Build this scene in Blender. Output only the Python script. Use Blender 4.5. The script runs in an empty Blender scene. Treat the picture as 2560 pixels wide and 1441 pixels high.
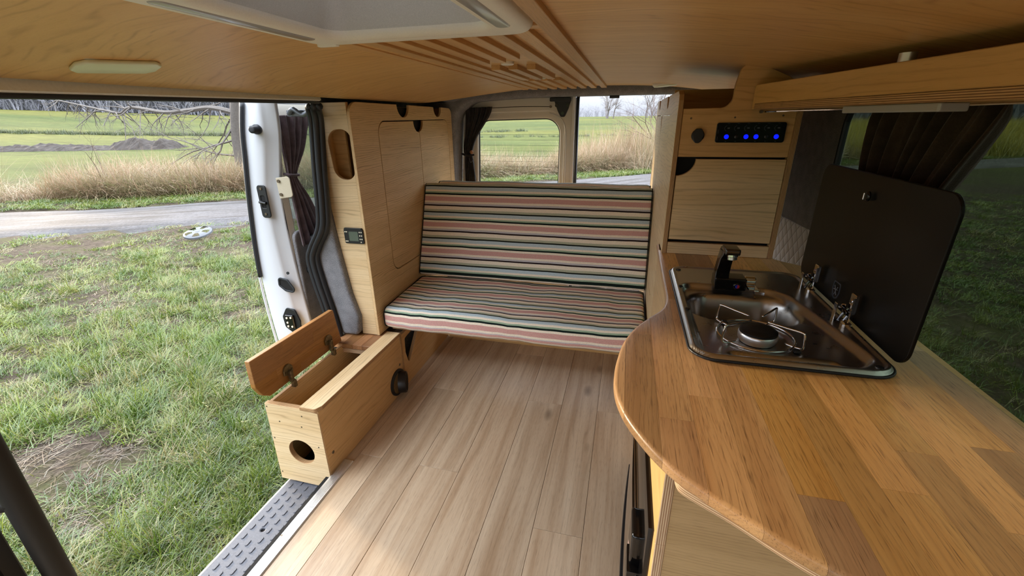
import bpy, bmesh, math, random
from mathutils import Vector, Matrix, noise
from mathutils.geometry import tessellate_polygon

random.seed(7)
SC = bpy.context.scene
COL = SC.collection
V3 = Vector
PI = math.pi

# ------------------------------------------------------------------ camera, sky, sun, exposure
FPX = 1091.392                      # focal length for a 2560 px wide frame
YAW, PITCH, ROLL = map(math.radians, (14.49146, 21.27490, -0.78958))
CAM_H = 1.15


def make_camera():
    cy, sy, cp, sp = math.cos(YAW), math.sin(YAW), math.cos(PITCH), math.sin(PITCH)
    f = V3((-sy * cp, cy * cp, -sp))
    ri = V3((cy, sy, 0))
    up = ri.cross(f)
    c, s = math.cos(ROLL), math.sin(ROLL)
    r2 = ri * c + up * s
    u2 = up * c - ri * s
    m = Matrix((r2, u2, -f)).transposed().to_4x4()
    m.translation = V3((0, 0, CAM_H))
    cd = bpy.data.cameras.new('camera')
    cd.sensor_width = 36.0
    cd.lens = 36.0 * FPX / 2560.0
    cd.clip_start = 0.01
    cd.clip_end = 2000
    o = bpy.data.objects.new('camera', cd)
    o.matrix_world = m
    COL.objects.link(o)
    SC.camera = o


make_camera()

EXPOSURE = 0.42
SKY_HORIZON = (0.80, 0.86, 1.0)
SKY_ZENITH = (0.86, 0.92, 1.0)
SKY_H_STR, SKY_Z_STR = 0.68, 8.0
SUN_STR = 4.0
SUN_ELEV = 11.0
SUN_DIR = V3((0.93, -0.366, -math.tan(math.radians(SUN_ELEV)) * 1.0)).normalized()   # direction of travel

SC.view_settings.view_transform = 'Standard'
SC.view_settings.look = 'None'
SC.view_settings.gamma = 1.0
SC.view_settings.use_curve_mapping = False
SC.view_settings.exposure = EXPOSURE


def make_world():
    w = bpy.data.worlds.new('sky')
    SC.world = w
    w.use_nodes = True
    nt = w.node_tree
    nt.nodes.clear()
    out = nt.nodes.new('ShaderNodeOutputWorld')
    bg = nt.nodes.new('ShaderNodeBackground')
    tc = nt.nodes.new('ShaderNodeTexCoord')
    sep = nt.nodes.new('ShaderNodeSeparateXYZ')
    nt.links.new(tc.outputs['Generated'], sep.inputs[0])
    mx = nt.nodes.new('ShaderNodeMath'); mx.operation = 'MAXIMUM'
    nt.links.new(sep.outputs['Z'], mx.inputs[0]); mx.inputs[1].default_value = 0.0
    mix = nt.nodes.new('ShaderNodeMix'); mix.data_type = 'RGBA'
    mix.inputs['A'].default_value = tuple(c * SKY_H_STR for c in SKY_HORIZON) + (1,)
    mix.inputs['B'].default_value = tuple(c * SKY_Z_STR for c in SKY_ZENITH) + (1,)
    nt.links.new(mx.outputs[0], mix.inputs['Factor'])
    nt.links.new(mix.outputs['Result'], bg.inputs[0])
    nt.links.new(bg.outputs[0], out.inputs[0])


make_world()
sl = bpy.data.lights.new('sun', 'SUN')
sl.energy = SUN_STR
sl.angle = math.radians(5.0)
sl.color = (1.0, 0.80, 0.55)
so = bpy.data.objects.new('sun', sl)
so.rotation_euler = SUN_DIR.to_track_quat('-Z', 'Y').to_euler()
so.location = (-8, 3, 6)
COL.objects.link(so)
SC.cycles.max_bounces = 7
SC.cycles.diffuse_bounces = 4
SC.cycles.glossy_bounces = 4
SC.cycles.transmission_bounces = 5
SC.cycles.transparent_max_bounces = 16
SC.cycles.caustics_reflective = False
SC.cycles.caustics_refractive = False
SC.cycles.sample_clamp_indirect = 6.0


# ------------------------------------------------------------------ node helpers
class NT:
    def __init__(s, name):
        s.m = bpy.data.materials.new(name)
        s.m.use_nodes = True
        s.t = s.m.node_tree
        s.t.nodes.clear()
        s.out = s.t.nodes.new('ShaderNodeOutputMaterial')

    def n(s, kind, ins=None, **props):
        nd = s.t.nodes.new('ShaderNode' + kind)
        for k, v in props.items():
            setattr(nd, k, v)
        for k, v in (ins or {}).items():
            s.set(nd.inputs[k], v)
        return nd

    def set(s, sock, v):
        if isinstance(v, bpy.types.NodeSocket):
            s.t.links.new(v, sock)
        elif isinstance(v, (tuple, list)) and sock.type == 'RGBA' and len(v) == 3:
            sock.default_value = tuple(v) + (1,)
        else:
            sock.default_value = v

    def math(s, op, a, b=0.0, c=0.0):
        return s.n('Math', {0: a, 1: b, 2: c}, operation=op).outputs[0]

    def vmath(s, op, a, b):
        return s.n('VectorMath', {0: a, 1: b}, operation=op).outputs[0]

    def mix(s, f, a, b, mode='MIX'):
        nd = s.n('Mix', {'Factor': f}, data_type='RGBA', blend_type=mode)
        s.set(nd.inputs['A'], a); s.set(nd.inputs['B'], b)
        return nd.outputs['Result']

    def noise(s, vec, scale, detail=2.0, rough=0.5, dist=0.0):
        return s.n('TexNoise', {'Vector': vec, 'Scale': scale, 'Detail': detail, 'Roughness': rough,
                                'Distortion': dist}).outputs['Fac']

    def ramp(s, f, stops, interp='LINEAR'):
        nd = s.n('ValToRGB', {0: f})
        cr = nd.color_ramp
        cr.interpolation = interp
        while len(cr.elements) > 1:
            cr.elements.remove(cr.elements[-1])
        cr.elements[0].position = stops[0][0]
        cr.elements[0].color = tuple(stops[0][1]) + (1,)
        for p, c in stops[1:]:
            e = cr.elements.new(p)
            e.color = tuple(c) + (1,)
        return nd.outputs['Color']

    def rmap(s, v, a, b, c=0.0, d=1.0):
        return s.n('MapRange', {0: v, 1: a, 2: b, 3: c, 4: d}).outputs[0]

    def bsdf(s, color, rough=0.5, metal=0.0, spec=0.5, bump=None, bstr=0.2, bdist=0.002, **kw):
        p = s.n('BsdfPrincipled', {'Base Color': color, 'Roughness': rough, 'Metallic': metal,
                                   'Specular IOR Level': spec})
        for k, v in kw.items():
            s.set(p.inputs[k], v)
        if bump is not None:
            b = s.n('Bump', {'Height': bump, 'Strength': bstr, 'Distance': bdist})
            s.t.links.new(b.outputs[0], p.inputs['Normal'])
        s.t.links.new(p.outputs[0], s.out.inputs[0])
        return p

    def obj(s):
        return s.n('TexCoord').outputs['Object']

    def rnd(s):
        return s.n('ObjectInfo').outputs['Random']


def lin(r, g, b):
    f = lambda c: (c / 255 / 12.92) if c / 255 <= 0.04045 else ((c / 255 + 0.055) / 1.055) ** 2.4
    return (f(r), f(g), f(b))


def plain(name, col, rough=0.5, metal=0.0, spec=0.5, grain=0.0, gscale=300, **kw):
    t = NT(name)
    if grain:
        nz = t.noise(t.obj(), gscale, 3)
        c = t.mix(1.0, col, t.ramp(nz, [(0.3, (1 - grain,) * 3), (0.7, (1 + grain,) * 3)]), 'MULTIPLY')
        t.bsdf(c, rough, metal, spec, bump=nz, bstr=0.15, bdist=0.001, **kw)
    else:
        t.bsdf(col, rough, metal, spec, **kw)
    return t.m


def wood(name, c1, c2, dark, period=0.008, warp=0.012, ring=0.5, pore=0.35, vary=0.12, rough=0.45, wx=1.3, wy=9.0,
         knots=0.0, huevary=0.0, spec=0.4):
    t = NT(name)
    r = t.rnd()
    off = t.n('CombineXYZ', {0: t.math('MULTIPLY', r, 17.3), 1: t.math('MULTIPLY', r, 5.7), 2: t.math('MULTIPLY', r, 9.1)}).outputs[0]
    v = t.vmath('ADD', t.obj(), off)
    vs = t.vmath('MULTIPLY', v, (wx, wy, wy))
    n1 = t.noise(vs, 1.0, 3.0, 0.55)
    n2 = t.noise(t.vmath('MULTIPLY', v, (1.2, 22, 22)), 1.0, 3.0, 0.6)
    sx = t.n('SeparateXYZ', {0: v}).outputs
    yy = t.math('ADD', sx['Y'], t.math('MULTIPLY', sx['Z'], 0.7))
    y2 = t.math('ADD', yy, t.math('MULTIPLY', t.math('SUBTRACT', n1, 0.5), warp * 6))
    w = t.math('SINE', t.math('MULTIPLY', y2, 2 * PI / period))
    w = t.math('POWER', t.math('MULTIPLY_ADD', w, 0.5, 0.5), 6.0)
    brk = t.rmap(t.noise(t.vmath('MULTIPLY', v, (7, 60, 60)), 1.0, 2.0), 0.35, 0.65)
    col = t.mix(t.rmap(n2, 0.3, 0.7), c1, c2)
    col = t.mix(t.math('MULTIPLY', t.math('MULTIPLY', w, brk), ring), col, dark)
    fine = t.noise(t.vmath('MULTIPLY', v, (32, 700, 700)), 1.0, 2.0)
    pf = t.math('MULTIPLY', t.rmap(fine, 0.55, 0.75), pore)
    col = t.mix(pf, col, dark)
    if knots:
        kv = t.n('TexVoronoi', {'Vector': t.vmath('MULTIPLY', v, (2.1, 5.2, 5.2)), 'Scale': 1.0}).outputs['Distance']
        kf = t.rmap(t.math('ADD', kv, t.math('MULTIPLY', t.math('SUBTRACT', fine, 0.5), 0.06)), 0.02, 0.11, 1.0, 0.0)
        col = t.mix(t.math('MULTIPLY', kf, knots), col, tuple(c * 0.8 for c in dark))
    val = t.math('MULTIPLY_ADD', t.math('SUBTRACT', r, 0.5), 2 * vary, 1.0)
    hs = t.n('HueSaturation', {'Color': col, 'Value': val})
    if huevary:
        r2 = t.math('FRACT', t.math('MULTIPLY', r, 13.7))
        t.set(hs.inputs['Hue'], t.math('MULTIPLY_ADD', t.math('SUBTRACT', r2, 0.5), huevary, 0.5))
        t.set(hs.inputs['Saturation'], t.math('MULTIPLY_ADD', t.math('SUBTRACT', r2, 0.5), 0.2, 1.0))
    hgt = t.math('SUBTRACT', t.math('MULTIPLY', fine, 0.3), t.math('MULTIPLY', w, 0.5))
    t.bsdf(hs.outputs[0], rough, 0.0, spec, bump=hgt, bstr=0.12, bdist=0.0008)
    return t.m


M = {}
M['oak'] = wood('oak_veneer_ply', lin(230, 204, 162), lin(216, 186, 140), lin(132, 100, 64), 0.0125, 0.016, 0.42, 0.22, 0.03)
M['oak_side'] = wood('oak_veneer_side', lin(224, 192, 146), lin(208, 174, 126), lin(118, 86, 52), 0.0078, 0.012, 0.62, 0.28, 0.03)
M['oak_front'] = wood('oak_front_board', lin(218, 180, 128), lin(204, 162, 108), lin(146, 104, 62), 0.020, 0.028, 0.38, 0.22, 0.04)
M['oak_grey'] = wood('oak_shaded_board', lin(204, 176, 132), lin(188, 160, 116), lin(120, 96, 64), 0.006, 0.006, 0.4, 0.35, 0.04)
M['birch'] = wood('birch_ceiling', lin(226, 184, 124), lin(214, 168, 106), lin(158, 104, 54), 0.022, 0.050, 0.42, 0.20, 0.03, 0.42, 1.6, 3.6)
M['birch_pale'] = wood('birch_board', lin(224, 182, 122), lin(212, 168, 106), lin(150, 104, 56), 0.022, 0.03, 0.30, 0.25, 0.04)
M['slat'] = wood('oak_slat', lin(218, 178, 124), lin(202, 158, 104), lin(134, 92, 52), 0.006, 0.004, 0.3, 0.45, 0.10)
M['stave'] = wood('oak_stave', lin(204, 163, 112), lin(180, 134, 86), lin(98, 66, 40), 0.0085, 0.012, 0.22, 0.70, 0.36, 0.36, 1.6, 12, huevary=0.012, spec=0.45)
M['lid'] = wood('oiled_lid_stave', lin(182, 132, 78), lin(152, 104, 56), lin(84, 54, 28), 0.009, 0.014, 0.35, 0.55, 0.16, 0.42, 1.6, 12, huevary=0.012)
M['plank'] = wood('vinyl_oak_plank', lin(206, 185, 158), lin(172, 145, 116), lin(102, 78, 56), 0.016, 0.020, 0.24, 0.42, 0.11, 0.36, 0.9, 9, knots=0.75, spec=0.45)


def ply_edge(name, c1, c2, layer=0.0016):
    t = NT(name)
    o = t.obj()
    z = t.n('SeparateXYZ', {0: o}).outputs['Z']
    nz = t.noise(t.vmath('MULTIPLY', o, (30, 30, 200)), 1.0, 2.0)
    w = t.math('SINE', t.math('MULTIPLY', t.math('ADD', z, t.math('MULTIPLY', nz, 0.0006)), 2 * PI / (2 * layer)))
    f = t.rmap(w, -0.25, 0.25)
    col = t.mix(f, c1, c2)
    col = t.mix(t.math('MULTIPLY', t.rmap(nz, 0.55, 0.8), 0.4), col, tuple(c * 0.4 for c in c2))
    t.bsdf(col, 0.6, bump=w, bstr=0.1, bdist=0.0004)
    return t.m


M['ply'] = ply_edge('ply_edge', lin(206, 168, 120), lin(132, 94, 60))
M['ply_pale'] = ply_edge('ply_edge_pale', lin(228, 206, 172), lin(172, 132, 100))
M['oak_band'] = wood('oak_edge_band', lin(226, 196, 150), lin(212, 178, 130), lin(150, 112, 72), 0.02, 0.01, 0.2, 0.3, 0.03)
M['white'] = plain('white_paint', lin(204, 208, 214), 0.24, spec=0.6)
M['greypaint'] = plain('grey_white_paint', lin(214, 214, 210), 0.35)
M['beige'] = plain('beige_trim', lin(234, 232, 222), 0.5, grain=0.04, gscale=200)
M['black'] = plain('black_plastic', lin(26, 27, 29), 0.42)
M['gloss_black'] = plain('gloss_black', lin(12, 12, 13), 0.12)
M['rubber'] = plain('black_rubber', lin(34, 37, 42), 0.45, grain=0.1)
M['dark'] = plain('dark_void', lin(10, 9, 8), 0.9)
M['chrome'] = plain('chrome', (0.78, 0.78, 0.80), 0.07, 1.0)
M['darkchrome'] = plain('dark_chrome', (0.12, 0.12, 0.13), 0.10, 1.0)
M['bronze'] = plain('aged_metal_hinge', lin(120, 108, 84), 0.4, 0.8, grain=0.3, gscale=120)
M['screw'] = plain('screw_metal', lin(112, 100, 84), 0.4, 0.7)
M['alu'] = plain('aluminium', (0.80, 0.81, 0.82), 0.34, 0.9)
M['matalu'] = plain('bare_aluminium_plate', lin(196, 186, 164), 0.5, 0.3, grain=0.06)
M['plastic_white'] = plain('white_hatch_plastic', lin(238, 237, 232), 0.5, grain=0.03, gscale=500)
M['plastic_grey'] = plain('hatch_wall_plastic', lin(206, 204, 198), 0.55, grain=0.08, gscale=700)
M['grip'] = plain('smoky_grip_plastic', lin(168, 170, 176), 0.18)
M['lens'] = plain('frosted_lamp_lens', lin(226, 232, 206), 0.3)
M['blackglass'] = plain('black_glass', lin(20, 19, 17), 0.34, spec=0.2)
M['tread'] = plain('black_tread_plastic', lin(84, 86, 94), 0.55, grain=0.18, gscale=160)
M['sticker'] = plain('sticker_paper', lin(226, 190, 190), 0.6)
M['burner'] = plain('burner_cap', lin(18, 18, 19), 0.45)
M['mesh'] = plain('vent_mesh', lin(46, 46, 48), 0.5, 0.4)
M['lcd'] = plain('lcd_screen', lin(92, 104, 92), 0.2)
M['ledoff'] = plain('button_off', lin(40, 42, 46), 0.3)
M['print'] = plain('panel_print', lin(72, 80, 92), 0.5)
M['tan'] = plain('tan_button', lin(150, 104, 74), 0.4)
M['coin'] = plain('pin_white', lin(236, 228, 204), 0.4)
M['foil'] = plain('silver_plastic', lin(118, 124, 134), 0.35, 0.35)
M['paper'] = plain('white_rubbish', lin(228, 230, 236), 0.6)
M['postblack'] = plain('post_black', lin(24, 22, 18), 0.55)


def led():
    t = NT('blue_led')
    e = t.n('Emission', {'Color': (0.004, 0.012, 1.0, 1), 'Strength': 1.0})
    t.t.links.new(e.outputs[0], t.out.inputs[0])
    return t.m


M['led'] = led()


def felt():
    t = NT('grey_felt')
    o = t.obj()
    n1 = t.noise(o, 420, 3, 0.7)
    n2 = t.noise(o, 26, 3)
    c = t.ramp(n1, [(0.32, lin(74, 74, 80)), (0.5, lin(132, 132, 136)), (0.70, lin(186, 186, 190))])
    c = t.mix(0.35, c, t.ramp(n2, [(0.35, lin(104, 104, 110)), (0.65, lin(146, 146, 150))]))
    t.bsdf(c, 0.95, spec=0.1, bump=n1, bstr=0.6, bdist=0.003)
    return t.m


M['felt'] = felt()


def velvet(name, col, col2):
    t = NT(name)
    o = t.obj()
    n1 = t.noise(o, 300, 2)
    n2 = t.noise(o, 28, 3)
    c = t.mix(t.rmap(n2, 0.4, 0.7), col, col2)
    c = t.mix(t.rmap(n1, 0.3, 0.8, 0, 0.35), c, tuple(x * 0.5 for x in col))
    t.bsdf(c, 0.9, spec=0.1, bump=n1, bstr=0.4, bdist=0.002, **{'Sheen Weight': 0.25})
    return t.m


M['curtain'] = velvet('mauve_brown_velvet', lin(84, 70, 74), lin(106, 90, 94))
M['curtain_dark'] = velvet('dark_brown_velvet', lin(58, 46, 38), lin(74, 60, 50))
M['curtain_black'] = velvet('black_curtain_cloth', lin(36, 35, 38), lin(54, 52, 56))


def stripes():
    t = NT('striped_fabric')
    uv = t.n('UVMap').outputs[0]
    v = t.n('SeparateXYZ', {0: uv}).outputs['Y']
    f = t.math('FRACT', t.math('DIVIDE', v, 0.129))
    DG, CR, PK, LV, DP, SG, DK, BL, GR = (lin(26, 38, 34), lin(238, 226, 206), lin(208, 162, 154), lin(192, 188, 190),
        lin(46, 34, 36), lin(178, 180, 156), lin(32, 36, 30), lin(186, 202, 208), lin(156, 176, 150))
    seq = [(0, DG), (.058, CR), (.13, PK), (.30, CR), (.375, LV), (.44, DP), (.495, CR), (.625, SG), (.705, DK), (.755, BL), (.875, CR), (.945, GR)]
    c = t.ramp(f, seq, 'CONSTANT')
    o = t.obj()
    wv = t.noise(t.vmath('MULTIPLY', o, (900, 300, 300)), 1.0, 2.0)
    c = t.mix(1.0, c, t.ramp(wv, [(0.3, (0.86,) * 3), (0.7, (1.06,) * 3)]), 'MULTIPLY')
    wr = t.noise(t.vmath('MULTIPLY', o, (9, 22, 22)), 1.0, 2.0)
    t.bsdf(c, 0.9, spec=0.1, bump=t.math('ADD', t.math('MULTIPLY', wv, 0.15), wr), bstr=0.25, bdist=0.006)
    return t.m


M['stripes'] = stripes()


def steel():
    t = NT('brushed_stainless')
    o = t.obj()
    n1 = t.noise(t.vmath('MULTIPLY', o, (60, 500, 60)), 1.0, 2.0)
    n2 = t.noise(o, 40, 3)
    r = t.rmap(n2, 0.3, 0.7, 0.27, 0.31)
    t.bsdf((0.50, 0.49, 0.47), r, 1.0)
    return t.m


M['steel'] = steel()


def quilt():
    t = NT('quilted_grey_cloth')
    o = t.obj()
    s = t.n('SeparateXYZ', {0: o}).outputs
    a = t.math('ADD', s['X'], s['Y']); b = t.math('SUBTRACT', s['X'], s['Y'])
    la = t.math('ABSOLUTE', t.math('SINE', t.math('MULTIPLY', a, PI / 0.055)))
    lb = t.math('ABSOLUTE', t.math('SINE', t.math('MULTIPLY', b, PI / 0.055)))
    h = t.math('POWER', t.math('MULTIPLY', la, lb), 0.4)
    c = t.mix(t.rmap(t.math('MINIMUM', la, lb), 0.0, 0.09), lin(120, 122, 130), lin(206, 208, 216))
    t.bsdf(c, 0.9, bump=h, bstr=0.7, bdist=0.006)
    return t.m


M['quilt'] = quilt()


def glass(name, tint, refl=0.06):
    t = NT(name)
    tr = t.n('BsdfTransparent', {'Color': tint})
    gl = t.n('BsdfGlossy', {'Color': (1, 1, 1, 1), 'Roughness': 0.02})
    fr = t.n('Fresnel', {'IOR': 1.35})
    f = t.math('MULTIPLY', fr.outputs[0], 0.35)
    mx = t.n('MixShader', {0: f, 1: tr.outputs[0], 2: gl.outputs[0]})
    t.t.links.new(mx.outputs[0], t.out.inputs[0])
    return t.m


M['glass_clear'] = glass('clear_window_glass', (0.965, 0.975, 0.965, 1))
M['glass_tint'] = glass('tinted_window_glass', (0.66, 0.70, 0.66, 1))
M['glass_dark'] = glass('dark_privacy_glass', (0.27, 0.30, 0.255, 1))


def fridge_door():
    t = NT('fridge_door_face')
    t.bsdf(lin(70, 62, 54), 0.06, 0.0, spec=0.9, **{'Coat Weight': 1.0, 'Coat Roughness': 0.02, 'Metallic': 0.75})
    return t.m


M['fridge'] = fridge_door()


# ------------------------------------------------------------------ object helpers
def link(name, me, mats, parent=None, matrix=None):
    o = bpy.data.objects.new(name, me)
    for m in (mats if isinstance(mats, (list, tuple)) else [mats]):
        me.materials.append(m)
    COL.objects.link(o)
    if matrix is not None:
        o.matrix_world = matrix
    if parent is not None:
        bpy_parent(o, parent)
    return o


PM = {}


def world_of(o):
    return PM[o.name] if o.name in PM else o.matrix_world.copy()


def bpy_parent(o, parent):
    w = o.matrix_basis.copy()
    PM[o.name] = w
    o.parent = parent
    o.matrix_parent_inverse = world_of(parent).inverted()


def tag(o, label, cat, group=None, kind=None):
    if label: o['label'] = label
    if cat: o['category'] = cat
    if group: o['group'] = group
    if kind: o['kind'] = kind
    return o


def thing(name, label, cat, loc=(0, 0, 0), group=None, kind=None):
    o = bpy.data.objects.new(name, None)
    o.empty_display_size = 0.05
    o.location = loc
    COL.objects.link(o)
    PM[o.name] = Matrix.Translation(V3(loc))
    return tag(o, label, cat, group, kind)


def bmobj(name, bm, mats, parent=None, matrix=None, smooth=False, angle=None):
    me = bpy.data.meshes.new(name)
    bmesh.ops.recalc_face_normals(bm, faces=bm.faces[:])
    if smooth:
        for f in bm.faces: f.smooth = True
        if angle:
            for e in bm.edges:
                if len(e.link_faces) == 2 and e.calc_face_angle(0) > math.radians(angle):
                    e.smooth = False
    bm.to_mesh(me)
    bm.free()
    return link(name, me, mats, parent, matrix)


def BM():
    return bmesh.new()


def box(bm, x0, x1, y0, y1, z0, z1, bev=0.0, seg=1):
    vs = [bm.verts.new((x, y, z)) for x in (x0, x1) for y in (y0, y1) for z in (z0, z1)]
    fs = [(0, 1, 3, 2), (4, 6, 7, 5), (0, 4, 5, 1), (2, 3, 7, 6), (0, 2, 6, 4), (1, 5, 7, 3)]
    faces = [bm.faces.new([vs[i] for i in f]) for f in fs]
    if bev:
        es = {e for f in faces for e in f.edges}
        bmesh.ops.bevel(bm, geom=list(es), offset=bev, segments=seg, profile=0.7, affect='EDGES')
    return faces


def boxo(name, parent, mats, x0, x1, y0, y1, z0, z1, bev=0.0, seg=1, smooth=False):
    bm = BM()
    box(bm, x0, x1, y0, y1, z0, z1, bev, seg)
    return bmobj(name, bm, mats, parent, smooth=smooth, angle=40)


def frame_from(d):
    d = d.normalized()
    a = V3((0, 0, 1)) if abs(d.z) < 0.9 else V3((1, 0, 0))
    u = d.cross(a).normalized()
    return u, d.cross(u).normalized()


def tube(bm, pts, r, seg=8, closed=False, cap=True):
    pts = [V3(p) for p in pts]
    n = len(pts)
    rr = r if isinstance(r, (list, tuple)) else [r] * n
    rings = []
    u = None
    for i, p in enumerate(pts):
        if closed:
            d = pts[(i + 1) % n] - pts[i - 1]
        else:
            d = pts[min(i + 1, n - 1)] - pts[max(i - 1, 0)]
        d.normalize()
        if u is None:
            u, w = frame_from(d)
        else:
            u = (u - d * u.dot(d))
            u.normalize()
            w = d.cross(u)
        rings.append([bm.verts.new(p + (u * math.cos(2 * PI * k / seg) + w * math.sin(2 * PI * k / seg)) * rr[i]) for k in range(seg)])
    m = n if closed else n - 1
    for i in range(m):
        a, b = rings[i], rings[(i + 1) % n]
        for k in range(seg):
            bm.faces.new((a[k], a[(k + 1) % seg], b[(k + 1) % seg], b[k]))
    if cap and not closed:
        bm.faces.new(rings[0][::-1])
        bm.faces.new(rings[-1])


def cyl(bm, p, d, r, h, seg=24, r2=None, bev=0.0):
    """solid of revolution from p along d"""
    p, d = V3(p), V3(d).normalized()
    r2 = r if r2 is None else r2
    prof = [(0, r - bev), (bev, r), (h - bev, r2), (h, r2 - bev)] if bev else [(0, r), (h, r2)]
    lathe(bm, p, d, prof, seg)


def lathe(bm, p, d, prof, seg=24, cap=True):
    p, d = V3(p), V3(d).normalized()
    u, w = frame_from(d)
    rings = [[bm.verts.new(p + d * h + (u * math.cos(2 * PI * k / seg) + w * math.sin(2 * PI * k / seg)) * r) for k in range(seg)] for h, r in prof]
    for a, b in zip(rings, rings[1:]):
        for k in range(seg):
            bm.faces.new((a[k], a[(k + 1) % seg], b[(k + 1) % seg], b[k]))
    if cap:
        bm.faces.new(rings[0][::-1]); bm.faces.new(rings[-1])


def rpoly(pts, rad, seg=6):
    """polygon with rounded corners; rad is one radius or one per corner"""
    n = len(pts)
    rad = rad if isinstance(rad, (list, tuple)) else [rad] * n
    out = []
    for i in range(n):
        p, a, b = V3((*pts[i], 0)), V3((*pts[i - 1], 0)), V3((*pts[(i + 1) % n], 0))
        r = rad[i]
        if r <= 0:
            out.append((p.x, p.y)); continue
        u, v = (a - p).normalized(), (b - p).normalized()
        ang = u.angle(v)
        L = min(r / math.tan(ang / 2), 0.49 * (a - p).length, 0.49 * (b - p).length)
        r = L * math.tan(ang / 2)
        c = p + (u + v).normalized() * (r / math.sin(ang / 2))
        s, e = p + u * L - c, p + v * L - c
        for k in range(seg + 1):
            t = k / seg
            q = s.lerp(e, t)
            q = q.normalized() * r if q.length > 1e-9 else s
            out.append((c.x + q.x, c.y + q.y))
    return out


def rrect(x0, x1, y0, y1, r, seg=6):
    return rpoly([(x0, y0), (x1, y0), (x1, y1), (x0, y1)], r, seg)


def circ(x, y, r, n=32, ry=None):
    ry = r if ry is None else ry
    return [(x + r * math.cos(2 * PI * k / n), y + ry * math.sin(2 * PI * k / n)) for k in range(n)]


def area2(p):
    return sum(p[i - 1][0] * p[i][1] - p[i][0] * p[i - 1][1] for i in range(len(p)))


def inset(loop, d):
    n = len(loop)
    out = []
    for i in range(n):
        p, a, b = V3((*loop[i], 0)), V3((*loop[i - 1], 0)), V3((*loop[(i + 1) % n], 0))
        e1, e2 = (p - a), (b - p)
        if e1.length < 1e-9: e1 = e2
        if e2.length < 1e-9: e2 = e1
        e1, e2 = e1.normalized(), e2.normalized()
        n1, n2 = V3((-e1.y, e1.x, 0)), V3((-e2.y, e2.x, 0))
        m = n1 + n2
        if m.length < 1e-6: m = n1
        m.normalize()
        k = d / max(0.35, m.dot(n1))
        out.append((p.x + m.x * k, p.y + m.y * k))
    return out


def plate_bm(outline, holes=(), t=0.018, bev=0.001, seg=1, levels=0, uvarc=False, disp=None):
    """flat board in local u,v with front face at w=0 and back at w=-t; material 0 on faces, 1 on edges"""
    loops = [outline if area2(outline) > 0 else outline[::-1]]
    loops += [h if area2(h) < 0 else h[::-1] for h in holes]
    prof = []
    for k in range(seg + 1):
        a = k / seg * PI / 2
        prof.append((-bev * (1 - math.cos(a)) if seg > 1 else -bev * k, bev * (1 - math.sin(a)) if seg > 1 else bev * (1 - k)))
    if bev <= 0: prof = [(0, 0)]
    mid = [(-bev - (t - 2 * bev) * (k + 1) / (levels + 1), 0) for k in range(levels)]
    back = [(-t - w, i) for w, i in reversed(prof)]
    prof = prof + mid + back
    bm = BM()
    uvl = bm.loops.layers.uv.new('UVMap') if uvarc else None
    arcs = []
    for lp in loops:
        s = [0.0]
        for i in range(len(lp)):
            a, b = lp[i], lp[(i + 1) % len(lp)]
            s.append(s[-1] + math.hypot(b[0] - a[0], b[1] - a[1]))
        arcs.append(s)
    rows = []
    for w, ins in prof:
        row = []
        for lp in loops:
            q = inset(lp, ins) if ins > 1e-9 else lp
            row.append([bm.verts.new(disp(x, y, w) if disp else (x, y, w)) for x, y in q])
        rows.append(row)
    for a, b in zip(rows, rows[1:]):
        for li, (la, lb) in enumerate(zip(a, b)):
            n = len(la)
            for i in range(n):
                j = (i + 1) % n
                f = bm.faces.new((la[i], lb[i], lb[j], la[j]))
                f.material_index = 1
                if uvarc:
                    for lo, vv in zip(f.loops, (arcs[li][i], arcs[li][i], arcs[li][i + 1], arcs[li][i + 1])):
                        lo[uvl].uv = (lo.vert.co.z, vv)
    for row, flip in ((rows[0], False), (rows[-1], True)):
        flat = [v for lp in row for v in lp]
        tris = tessellate_polygon([[v.co for v in lp] for lp in row])
        for tr in tris:
            vs = [flat[i] for i in tr]
            if len(set(vs)) < 3: continue
            try:
                f = bm.faces.new(vs)
            except ValueError:
                continue
            f.material_index = 0
            if uvarc:
                for lo in f.loops:
                    lo[uvl].uv = (lo.vert.co.x, lo.vert.co.y)
    return bm


def basis(O, U, V, grain='u'):
    U, V = V3(U).normalized(), V3(V).normalized()
    N = U.cross(V)
    m = Matrix((U, V, N)).transposed().to_4x4()
    m.translation = V3(O)
    if grain == 'v':
        m = m @ Matrix.Rotation(PI / 2, 4, 'Z')
    return m


def plate(name, parent, O, U, V, outline, holes=(), t=0.018, mat='oak', edge='ply', bev=0.001, seg=1, grain='u', smooth=False, **kw):
    if grain == 'v':
        rot = lambda p: [(y, -x) for x, y in p]
        outline = rot(outline); holes = [rot(h) for h in holes]
    bm = plate_bm(outline, holes, t, bev, seg, **kw)
    return bmobj(name, bm, [M[mat], M[edge]], parent, basis(O, U, V, grain), smooth, 35)


X_, Y_, Z_ = (1, 0, 0), (0, 1, 0), (0, 0, 1)


def xface(name, parent, x, outline, **kw):
    """board in a plane of constant X whose front looks towards +X; outline in (y, z)"""
    return plate(name, parent, (x, 0, 0), Y_, Z_, outline, **kw)


def xface_neg(name, parent, x, outline, **kw):
    """front looks towards -X; outline in (y, z)"""
    f = lambda p: [(-a, b) for a, b in p]
    kw['holes'] = [f(h) for h in kw.get('holes', ())]
    return plate(name, parent, (x, 0, 0), (0, -1, 0), Z_, f(outline), **kw)


def yface(name, parent, y, outline, **kw):
    """board whose front looks towards -Y (the camera); outline in (x, z)"""
    return plate(name, parent, (0, y, 0), X_, Z_, outline, **kw)


def zface(name, parent, z, outline, **kw):
    """board whose top face is at z; outline in (x, y)"""
    return plate(name, parent, (0, 0, z), X_, Y_, outline, **kw)


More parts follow.
